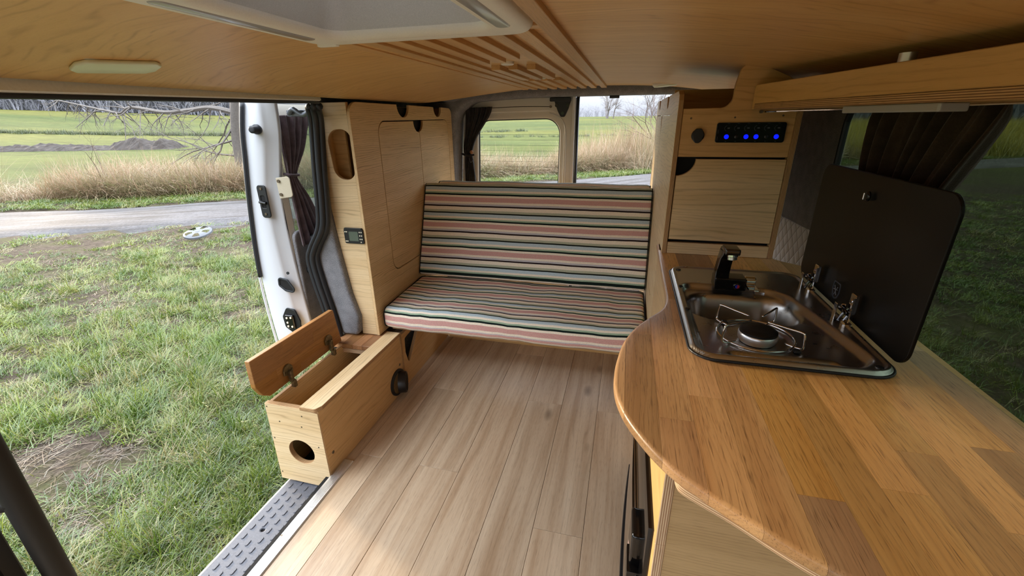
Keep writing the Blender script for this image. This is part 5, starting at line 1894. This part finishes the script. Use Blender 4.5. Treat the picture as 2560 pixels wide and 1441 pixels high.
GREENS = [(0.0, outcol(98, 138, 36, 2.9)), (0.25, outcol(128, 168, 48, 2.9)), (0.5, outcol(156, 192, 60, 2.9)), (0.7, outcol(188, 208, 78, 2.9)), (0.85, outcol(204, 208, 118, 2.9)), (1.0, outcol(214, 200, 146, 2.9))]
STRAWS = [(0.0, outcol(196, 164, 126, 2.2)), (0.35, outcol(222, 194, 156, 2.2)), (0.6, outcol(236, 212, 176, 2.2)), (0.8, outcol(222, 206, 158, 2.2)), (1.0, outcol(180, 186, 120, 2.2))]
M['blade'] = mat_blade('grass_blade', GREENS)
M['straw'] = mat_blade('dry_grass_blade', STRAWS, 0.3)
M['dead'] = mat_blade('dead_flat_straw', [(0, outcol(120, 104, 80, 2.8)), (0.5, outcol(164, 144, 112, 2.8)), (1, outcol(196, 176, 140, 2.8))], 0.1)
M['meadow'] = mat_blade('meadow_blade', [(0, outcol(170, 164, 60, 1.6)), (0.5, outcol(206, 194, 78, 1.6)), (1, outcol(226, 210, 104, 1.6))], 0.3)
M['reed'] = mat_blade('ditch_grass_blade', [(0, outcol(96, 118, 62)), (0.5, outcol(122, 144, 78)), (1, outcol(146, 148, 100))], 0.2)


def clump(name, mat, nb, length, width, spread, lean, droop, seed, flat=0.0):
    rng = random.Random(seed)
    bm = BM()
    tones = []
    col = bm.verts.layers.float.new('tone')
    for _ in range(nb):
        a = rng.uniform(0, 2 * PI)
        r = spread * math.sqrt(rng.random())
        base = V3((r * math.cos(a), r * math.sin(a), -0.01))
        da = rng.uniform(0, 2 * PI) if rng.random() > flat else rng.gauss(0.4, 0.5)
        le = length * rng.uniform(0.5, 1.15)
        el = rng.uniform(lean[0], lean[1])
        d = V3((math.cos(da) * math.cos(el), math.sin(da) * math.cos(el), math.sin(el)))
        side = V3((-math.sin(da), math.cos(da), 0))
        side = (side * math.cos(rng.uniform(-0.9, 0.9)) + V3((0, 0, 1)) * 0.3).normalized()
        tone = rng.random()
        segs = 3
        prev = None
        p = base.copy()
        for k in range(segs + 1):
            w = width * (1 - (k / segs) ** 1.6) * rng.uniform(0.85, 1.1)
            if k == segs:
                vs = [bm.verts.new(p)]
            else:
                vs = [bm.verts.new(p - side * w / 2), bm.verts.new(p + side * w / 2)]
            for v in vs: v[col] = tone
            if prev:
                if len(vs) == 2: bm.faces.new((prev[0], prev[1], vs[1], vs[0]))
                else: bm.faces.new((prev[0], prev[1], vs[0]))
            prev = vs
            p = p + d * le / segs
            d = (d + V3((0, 0, -droop * rng.uniform(0.6, 1.4)))).normalized()
            if p.z < 0.004: p.z = 0.004 + rng.uniform(0, 0.006)
    me = bpy.data.meshes.new(name)
    bm.to_mesh(me); bm.free()
    me.materials.append(mat)
    return bpy.data.objects.new(name, me)


def scatter(name, label, cat, sources, pts):
    """pts: (x, y, z, rotz, scale); one object whose points carry instances of the source meshes"""
    sc = bpy.data.collections.new(name + '_sources')
    for s in sources: sc.objects.link(s)
    me = bpy.data.meshes.new(name)
    me.from_pydata([p[:3] for p in pts], [], [])
    me.attributes.new('rot', 'FLOAT_VECTOR', 'POINT')
    me.attributes.new('scl', 'FLOAT', 'POINT')
    ra, sa = me.attributes['rot'], me.attributes['scl']
    flat = []
    for p in pts: flat += [p[5] if len(p) > 5 else 0.0, p[6] if len(p) > 6 else 0.0, p[3]]
    ra.data.foreach_set('vector', flat)
    sa.data.foreach_set('value', [p[4] for p in pts])
    o = bpy.data.objects.new(name, me)
    COL.objects.link(o)
    ng = bpy.data.node_groups.new(name + '_nodes', 'GeometryNodeTree')
    ng.interface.new_socket('Geometry', in_out='INPUT', socket_type='NodeSocketGeometry')
    ng.interface.new_socket('Geometry', in_out='OUTPUT', socket_type='NodeSocketGeometry')
    N = ng.nodes.new
    gi, go = N('NodeGroupInput'), N('NodeGroupOutput')
    ip = N('GeometryNodeInstanceOnPoints')
    ci = N('GeometryNodeCollectionInfo')
    ci.inputs['Collection'].default_value = sc
    ci.inputs['Separate Children'].default_value = True
    ci.inputs['Reset Children'].default_value = True
    ip.inputs['Pick Instance'].default_value = True
    a1 = N('GeometryNodeInputNamedAttribute'); a1.data_type = 'FLOAT_VECTOR'; a1.inputs['Name'].default_value = 'rot'
    a2 = N('GeometryNodeInputNamedAttribute'); a2.data_type = 'FLOAT'; a2.inputs['Name'].default_value = 'scl'
    er = N('FunctionNodeEulerToRotation')
    L = ng.links.new
    L(gi.outputs[0], ip.inputs['Points'])
    L(ci.outputs[0], ip.inputs['Instance'])
    L(a1.outputs['Attribute'], er.inputs[0])
    L(er.outputs[0], ip.inputs['Rotation'])
    L(a2.outputs['Attribute'], ip.inputs['Scale'])
    L(ip.outputs[0], go.inputs[0])
    md = o.modifiers.new('scatter', 'NODES')
    md.node_group = ng
    tag(o, label, cat, kind='stuff')
    return o


def in_view(x, y, pad=0.0):
    """whether ground there can be seen through one of the openings, with a wide margin"""
    az = math.degrees(math.atan2(x, y))
    return True


def build_grass():
    rng = random.Random(5)
    turf = [clump('turf_%s' % c, M['blade'], 34, 0.115, 0.0042, 0.075, (0.1, 1.25), 0.34, s, 0.45) for c, s in zip('abcd', (1, 2, 3, 4))]
    tuft = [clump('tuft_%s' % c, M['blade'], 46, 0.19, 0.0046, 0.055, (0.5, 1.4), 0.34, s, 0.3) for c, s in zip('abc', (11, 12, 13))]
    low = [clump('low_%s' % c, M['blade'], 40, 0.075, 0.006, 0.12, (0.05, 1.1), 0.3, s, 0.4) for c, s in zip('abc', (21, 22, 23))]
    flat = [clump('flat_%s' % c, M['dead'], 26, 0.16, 0.0035, 0.10, (0.0, 0.16), 0.05, s, 0.6) for c, s in zip('ab', (26, 27))]
    pts, tp, lp, fp = [], [], [], []
    def mud(x, y):
        return noise.noise(V3((x * 0.75 + 4.2, y * 1.2 + 1.7, 0.3))) + 0.45 * noise.noise(V3((x * 2.6, y * 3.4, 7.0)))
    def put(lst, x, y, sc, tilt=0.25):
        lst.append((x, y, hgt(x, y), rng.uniform(0, 2 * PI), sc, rng.gauss(0, tilt * 0.5), rng.gauss(0, tilt * 0.5)))
    # near grass on the door side: dense close by, thinner further off
    n = 0
    while n < 9500:
        d = 1.2 + 6.8 * rng.random() ** 1.35
        az = math.radians(rng.uniform(-118, -33))
        x, y = d * math.sin(az), d * math.cos(az)
        if x > -1.02 or (x > -1.2 and y > 1.4): continue
        n += 1
        if dist_poly(x, y, NEAR) > -0.15: continue
        m = mud(x, y)
        if m > 0.12 and rng.random() < 0.22: fp.append((x, y, hgt(x, y), rng.uniform(0, 6.28), rng.uniform(0.7, 1.2), 0, 0))
        if m > 0.34 and rng.random() < 0.90: continue
        if m > 0.20 and rng.random() < 0.5: continue
        put(pts, x, y, rng.uniform(0.7, 1.2))
        if rng.random() < 0.16 and m < 0.15: put(tp, x, y, rng.uniform(0.6, 1.15))
    # right side grass seen through the dark window, and the verge behind the van
    n = 0
    while n < 6500:
        d = 1.0 + 13.0 * rng.random() ** 1.3
        az = math.radians(rng.uniform(8, 100))
        x, y = d * math.sin(az), d * math.cos(az)
        if x < 0.80: continue
        n += 1
        if dist_poly(x, y, NEAR) > -0.1: continue
        put(pts if d < 6 else lp, x, y, rng.uniform(0.8, 1.3))
    for _ in range(9000):
        x, y = rng.uniform(-16, 6), rng.uniform(-2, 14)
        if dist_poly(x, y, NEAR) > -0.02 or math.hypot(x, y) < 5.5 or (noise.noise(V3((x * 0.9, y * 2.0, 2.0))) > 0.22 and dist_poly(x, y, NEAR) > -1.6): continue
        put(lp, x, y, rng.uniform(0.8, 1.4))
    # far verge of the road: green strip
    for _ in range(7500):
        u = rng.random()
        i = rng.choice([1, 2, 3, 3, 4, 4, 5, 5])
        (ax, ay), (bx, by) = FAR[i], FAR[i + 1]
        x, y = ax + (bx - ax) * u, ay + (by - ay) * u
        e = V3((-(by - ay), bx - ax, 0)).normalized()
        w = 0.05 + 2.2 * rng.random()
        put(lp, x + e.x * w, y + e.y * w, rng.uniform(0.9, 1.8))
    scatter('grass', 'green and yellow meadow grass with bare muddy patches around the van', 'grass', turf, pts)
    scatter('dry_grass', 'flattened dead straw lying on the muddy patches by the open door', 'dead grass', flat, fp)
    scatter('grass', 'taller green grass tufts standing out of the meadow by the open door', 'grass tufts', tuft, tp)
    scatter('grass', 'short green verge grass along both sides of the gravel track', 'verge grass', low, lp)
    # dry grass belt behind the road
    dry = [clump('dry_%s' % c, M['straw'], 56, 0.95, 0.011, 0.30, (0.25, 1.35), 0.42, s, 0.25) for c, s in zip('abcd', (31, 32, 33, 34))]
    tall = [clump('tall_%s' % c, M['straw'], 34, 1.05, 0.008, 0.22, (0.9, 1.5), 0.14, s, 0.1) for c, s in zip('abc', (41, 42, 43))]
    meadow = [clump('meadow_%s' % c, M['meadow'], 40, 0.85, 0.012, 0.45, (0.8, 1.5), 0.14, s, 0.1) for c, s in zip('ab', (46, 47))]
    dp, tl, ml = [], [], []
    for _ in range(9000):
        u = rng.random()
        i = rng.choice([0, 1, 1, 2, 2, 3, 3, 3, 4, 4, 5])
        (ax, ay), (bx, by) = FAR[i], FAR[i + 1]
        x, y = ax + (bx - ax) * u, ay + (by - ay) * u
        e = V3((-(by - ay), bx - ax, 0)).normalized()
        w = 1.25 + 4.6 * rng.random() ** 1.25
        wd = noise.noise(V3((x * 0.25, y * 0.25, 9.0)))
        if w > 3.5 + 2.2 * wd: continue
        X, Y = x + e.x * w, y + e.y * w
        (dp if rng.random() < 0.80 else tl).append((X, Y, hgt(X, Y), rng.uniform(0, 6.28), rng.uniform(0.6, 1.15) * (1 + 0.35 * wd), rng.gauss(0, 0.15), rng.gauss(0, 0.15)))
    # tall straw stand at the left and behind the van at the right
    for cx, cy, r, k in ((-17.2, 6.8, 1.3, 60), (-19.6, 6.4, 1.2, 40), (1.0, 17.0, 1.6, 110), (-0.2, 16.6, 1.2, 60), (2.6, 18.0, 1.6, 80)):
        for _ in range(k):
            x, y = cx + rng.gauss(0, r * 0.5), cy + rng.gauss(0, r * 0.5)
            tl.append((x, y, hgt(x, y), rng.uniform(0, 6.28), rng.uniform(1.0, 1.6), rng.gauss(0, 0.1), rng.gauss(0, 0.1)))
    # yellow meadow far outside the dark window
    for _ in range(6500):
        az = math.radians(rng.uniform(14, 66)); d = rng.uniform(22, 60)
        x, y = d * math.sin(az), d * math.cos(az)
        if dist_poly(x, y, FAR) < 0.6: continue
        ml.append((x, y, hgt(x, y), rng.uniform(0, 6.28), rng.uniform(1.0, 1.7), 0, 0))
    scatter('meadow_grass', 'tall yellow meadow grass beyond the track outside the dark side window', 'meadow grass', meadow, ml)
    scatter('dry_grass', 'matted straw coloured dry grass belt along the far side of the track', 'dry grass', dry, dp)
    scatter('dry_grass', 'tall upright straw stalks rising out of the dry grass belt', 'straw stalks', tall, tl)
    # dark grassy ditch lines across the fields
    reed = [clump('reed_%s' % c, M['reed'], 40, 0.8, 0.03, 0.5, (0.4, 1.4), 0.3, s) for c, s in zip('ab', (51, 52))]
    rp = []
    for (x0, y0, x1, y1, n_, sc) in ((-62, 30, -38, 39, 420, 0.55), (-38, 39, -12, 54, 260, 0.5), (-100, 72, -45, 74, 260, 0.4), (-14, 40, 22, 46, 160, 0.4)):
        for _ in range(n_):
            u = rng.random()
            x, y = x0 + (x1 - x0) * u + rng.gauss(0, 0.5), y0 + (y1 - y0) * u + rng.gauss(0, 0.6)
            rp.append((x, y, hgt(x, y), rng.uniform(0, 6.28), sc * rng.uniform(0.7, 1.3), 0, 0))
    scatter('ditch_grass', 'dark green grass growing along the ditches across the fields', 'ditch grass', reed, rp)


build_grass()


def branch_tree(bm, p, d, length, r, depth, rng, gravity=0.0, spread=0.6, kids=(3, 5), seg=4, twig=0.6):
    n = max(3, int(4 + depth))
    pts, rad = [V3(p)], [r]
    dd = V3(d).normalized()
    for k in range(n):
        dd = (dd + V3((rng.gauss(0, 0.14), rng.gauss(0, 0.14), rng.gauss(0, 0.10) - gravity))).normalized()
        pts.append(pts[-1] + dd * length / n)
        rad.append(r * (1 - 0.72 * (k + 1) / n))
    tube(bm, pts, rad, seg if depth > 1 else 3, cap=False)
    if depth <= 0: return
    for _ in range(rng.randint(*kids)):
        i = rng.randint(max(1, n // 3), n)
        base = pts[i]
        t = (pts[i] - pts[i - 1]).normalized()
        a = rng.uniform(0, 2 * PI)
        u, w = frame_from(t)
        nd = (t * rng.uniform(0.5, 1.0) + (u * math.cos(a) + w * math.sin(a)) * rng.uniform(spread * 0.7, spread * 1.4)).normalized()
        branch_tree(bm, base, nd, length * rng.uniform(0.42, twig + 0.1), rad[i] * rng.uniform(0.5, 0.75), depth - 1, rng, gravity, spread, kids, seg, twig)


def build_trees():
    M['bark'] = plain('grey_bark', outcol(150, 142, 136, 2.2), 0.9, grain=0.15, gscale=30)
    M['bark_dark'] = plain('dark_bark', outcol(92, 88, 90, 2.0), 0.9)
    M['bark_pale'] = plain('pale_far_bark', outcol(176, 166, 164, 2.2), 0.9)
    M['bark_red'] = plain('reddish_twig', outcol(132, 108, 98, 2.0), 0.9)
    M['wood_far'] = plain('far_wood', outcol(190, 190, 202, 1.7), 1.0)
    # tree by the road whose long bough reaches across the top of the door opening
    rng = random.Random(8)
    t = thing('bare_tree', 'bare grey tree whose long bough reaches across the top of the door opening', 'tree', (-10.4, 10.2, -0.5))
    bm = BM()
    tr = catp([(-10.35, 10.2, -0.6), (-10.2, 10.15, 0.6), (-10.0, 10.1, 1.4), (-9.7, 10.1, 2.4), (-9.5, 10.2, 3.6)], 20)
    tube(bm, tr, [0.13 - 0.05 * k / 20 for k in range(21)], 8, cap=False)
    for k in range(5):
        branch_tree(bm, tr[12 + k], V3((rng.uniform(-1, 1), rng.uniform(-1, 1), 0.8)), 1.6, 0.045, 3, rng)
    bmobj('trunk', bm, M['bark'], t, smooth=True)
    bm = BM()
    bough = catp([(-9.95, 10.1, 1.36), (-10.6, 10.0, 1.50), (-11.3, 10.0, 1.46), (-12.2, 10.0, 1.42), (-13.3, 10.0, 1.56), (-13.75, 10.0, 1.42), (-14.3, 10.0, 1.50), (-15.2, 10.0, 1.66), (-16.2, 10.0, 1.84)], 48)
    tube(bm, bough, [0.075 * (1 - 0.80 * k / 48) for k in range(49)], 6, cap=False)
    for k in range(4, 48, 2):
        for _ in range(2):
            dz = rng.uniform(-0.9, 0.25)
            branch_tree(bm, bough[k], V3((rng.uniform(-1.0, 0.5), rng.uniform(-0.8, 0.8), dz)), rng.uniform(0.5, 1.25) * (1 - 0.4 * k / 48), 0.018, 3 if k < 30 else 2, rng, 0.03, 0.6, (2, 4))
    for b, d, L in (((-10.2, 10.1, 1.2), (-0.9, 0.1, -0.5), 2.0), ((-10.25, 10.15, 0.7), (-1.0, -0.2, -0.1), 2.2), ((-10.3, 10.1, 0.3), (-0.9, -0.3, 0.05), 1.8), ((-10.2, 10.1, 1.0), (-0.3, -0.3, -0.7), 1.6)):
        branch_tree(bm, b, d, L, 0.028, 3, rng, 0.03, 0.6, (3, 5))
    bmobj('boughs', bm, M['bark'], t)
    # shrub behind the van at the right of the back opening
    t = thing('bare_shrub', 'tall bare shrub beside the track behind the open back door', 'shrub', (1.75, 18.3, -0.4))
    bm = BM()
    for k in range(12):
        a = rng.uniform(0, 2 * PI)
        branch_tree(bm, (1.55 + 0.25 * math.cos(a), 18.2 + 0.3 * math.sin(a), hgt(1.6, 18.2) - 0.05), V3((0.45 * math.cos(a) - 0.25, 0.4 * math.sin(a), 1.0)), rng.uniform(1.9, 3.1), 0.03, 3, rng, 0.0, 0.5, (3, 5))
    bmobj('stems', bm, M['bark_red'], t)
    t = thing('bare_shrub', 'thin bare sapling in the dry grass left of the white door edge', 'shrub', (-12.6, 8.1, -0.5))
    bm = BM()
    for k in range(3):
        branch_tree(bm, (-12.6 + 0.1 * k, 8.1, hgt(-12.6, 8.1) - 0.05), V3((rng.uniform(-0.3, 0.1), 0, 1)), rng.uniform(0.8, 1.3), 0.016, 2, rng)
    bmobj('stems', bm, M['bark_red'], t)
    # far bare trees behind the yellow field
    defs = [(-5.0, 118, 7.6, 'pale bare tree beyond the field, nearest to the door edge in the back opening'), (4.2, 121, 8.2, 'pale bare tree beyond the field in the middle of the back opening'),
            (11.5, 128, 5.8, 'smaller pale bare tree beyond the field behind the shrub')]
    for x, y, H, lab in defs:
        t = thing('bare_tree', lab, 'tree', (x, y, hgt(x, y)), 'far trees behind the back door')
        bm = BM()
        for k in range(4):
            branch_tree(bm, (x + rng.uniform(-0.9, 0.9), y, hgt(x, y) - 0.2), V3((rng.uniform(-0.22, 0.22), 0, 1)), H * rng.uniform(0.7, 0.95), 0.17, 3, rng, 0.0, 0.55, (5, 7), 3, 0.5)
        bmobj('crown', bm, M['bark_pale'], t)
    # wood on the hill at the left and the belt beyond the fields
    src = []
    for c, s in zip('abc', (61, 62, 63)):
        r2 = random.Random(s)
        bm = BM()
        for k in range(3):
            branch_tree(bm, (r2.uniform(-0.8, 0.8), r2.uniform(-0.8, 0.8), -0.3), V3((r2.uniform(-0.15, 0.15), r2.uniform(-0.15, 0.15), 1)), r2.uniform(6, 9), 0.16, 2, r2, 0.0, 0.5, (5, 8), 3, 0.45)
        for _ in range(90):
            a, rr, z = r2.uniform(0, 6.28), 1.6 * math.sqrt(r2.random()), r2.uniform(0.0, 5.5)
            d = V3((r2.gauss(0, 0.5), r2.gauss(0, 0.5), 1)).normalized()
            p = V3((rr * math.cos(a), rr * math.sin(a), z))
            tube(bm, [p, p + d * r2.uniform(0.8, 1.8)], [0.035, 0.01], 3, cap=False)
        me = bpy.data.meshes.new('far_tree_' + c)
        bm.to_mesh(me); bm.free()
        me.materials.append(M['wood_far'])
        src.append(bpy.data.objects.new('far_tree_' + c, me))
    pts = []
    for _ in range(430):
        az = math.radians(rng.uniform(-75, -43)); d = rng.uniform(150, 178) - (math.degrees(az) + 75) * 0.6
        pts.append((d * math.sin(az), d * math.cos(az), hgt(d * math.sin(az), d * math.cos(az)) - 0.3, rng.uniform(0, 6.28), rng.uniform(0.8, 1.3)))
    for _ in range(260):
        az = math.radians(rng.uniform(-43, 8)); d = rng.uniform(160, 185)
        pts.append((d * math.sin(az), d * math.cos(az), hgt(d * math.sin(az), d * math.cos(az)) - 0.3, rng.uniform(0, 6.28), rng.uniform(0.25, 0.5)))
    for _ in range(240):
        az = math.radians(rng.uniform(20, 66)); d = rng.uniform(66, 82)
        pts.append((d * math.sin(az), d * math.cos(az), hgt(d * math.sin(az), d * math.cos(az)) - 0.3, rng.uniform(0, 6.28), rng.uniform(0.6, 0.9)))
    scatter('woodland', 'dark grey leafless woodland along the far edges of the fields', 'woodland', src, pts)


build_trees()


def build_litter():
    # dark earth mound in the field
    rng = random.Random(4)
    t = thing('earth_mound', 'long dark heap of dug earth in the green field', 'earth heap', (-34.0, 22.0, 0.0))
    bm = BM()
    A, B = V3((-41, 18.3, 0)), V3((-29.2, 24.6, 0))
    nu, nv = 90, 14
    rows = []
    for i in range(nu + 1):
        u = i / nu
        c = A.lerp(B, u)
        hh = 0.45 + 0.25 * noise.noise(V3((u * 9, 1, 0))) + 0.95 * math.exp(-((u - 0.80) / 0.07) ** 2) + 0.8 * math.exp(-((u - 0.93) / 0.04) ** 2) + 0.3 * math.exp(-((u - 0.45) / 0.12) ** 2)
        hh *= 0.55 * sm(0, 0.05, u) * sm(0, 0.03, 1 - u)
        row = []
        for k in range(nv + 1):
            s = -1 + 2 * k / nv
            x, y = c.x - 0.47 * s * 1.5, c.y + 0.88 * s * 1.5
            z = hh * max(0, 1 - s * s) * (1 + 0.5 * noise.noise(V3((x * 1.5, y * 1.5, 2.0)))) + 0.12 * noise.noise(V3((x * 4, y * 4, 5.0)))
            row.append(bm.verts.new((x, y, hgt(x, y) - 0.08 + max(0, z))))
        rows.append(row)
    for a, b in zip(rows, rows[1:]):
        for k in range(nv): bm.faces.new((a[k], a[k + 1], b[k + 1], b[k]))
    M['earth'] = plain('dug_earth', outcol(84, 74, 68, 2.6), 0.95, grain=0.3, gscale=3)
    bmobj('heap', bm, M['earth'], t)
    # lost hubcap in the grass
    h = thing('hubcap', 'silver wheel trim lying in the grass between the track and the van', 'hubcap', (-6.2, 5.08, hgt(-6.2, 5.08)))
    z = hgt(-6.2, 5.08) + 0.10
    tilt = Matrix.Translation(V3((-6.2, 5.08, z))) @ Matrix.Rotation(math.radians(14), 4, V3((1, 0.3, 0)))
    bm = BM()
    nsp = 5
    R0 = 0.195
    rings = []
    for r, zz in ((0.035, 0.012), (0.07, 0.014), (0.115, 0.016), (0.165, 0.008), (0.19, -0.004), (0.197, -0.022)):
        rings.append([bm.verts.new((r * math.cos(2 * PI * k / 60), r * math.sin(2 * PI * k / 60), zz)) for k in range(60)])
    for j, (a, b) in enumerate(zip(rings, rings[1:])):
        for k in range(60):
            if j in (1, 2) and (k % 12) in (0, 1, 2, 3, 4, 5): continue
            bm.faces.new((a[k], a[(k + 1) % 60], b[(k + 1) % 60], b[k]))
    bm.faces.new(rings[0])
    M['hubcap'] = plain('hubcap_silver', outcol(180, 188, 202, 8.0), 0.3, 0.2, grain=0.1, gscale=40)
    o = bmobj('trim_disc', bm, M['hubcap'], h, tilt, smooth=True, angle=40)
    bm = BM(); lathe(bm, (0, 0, 0.011), Z_, [(0, 0.034), (0.004, 0.030), (0.006, 0.015)], 24)
    bmobj('hub_badge', bm, M['hubcap'], h, tilt)
    # crumpled white rubbish behind the van and a white patch at the field ditch
    def rag(name, label, x, y, sx, sy, hgt_, mat):
        bm = BM()
        n_ = 12
        g = [[bm.verts.new((x + sx * (i / n_ - 0.5) + 0.04 * noise.noise(V3((i, j, 1.0))), y + sy * (j / n_ - 0.5), hgt(x, y) + 0.02 + hgt_ * abs(noise.noise(V3((i * 0.35 + x, j * 0.35, 4.0)))) * (1 - abs(2 * i / n_ - 1) ** 3))) for j in range(n_ + 1)] for i in range(n_ + 1)]
        for i in range(n_):
            for j in range(n_): bm.faces.new((g[i][j], g[i + 1][j], g[i + 1][j + 1], g[i][j + 1]))
        o = bmobj(name, bm, M[mat])
        md = o.modifiers.new('thickness', 'SOLIDIFY'); md.thickness = 0.01
        tag(o, label, 'litter')
    rag('plastic_bag', 'crumpled white plastic bag at the track edge behind the van', -0.1, 15.6, 0.42, 0.3, 0.35, 'paper')
    rag('plastic_sheet', 'white plastic sheet lying at the ditch across the field', -38.5, 40.5, 4.6, 1.2, 0.5, 'paper')


build_litter()
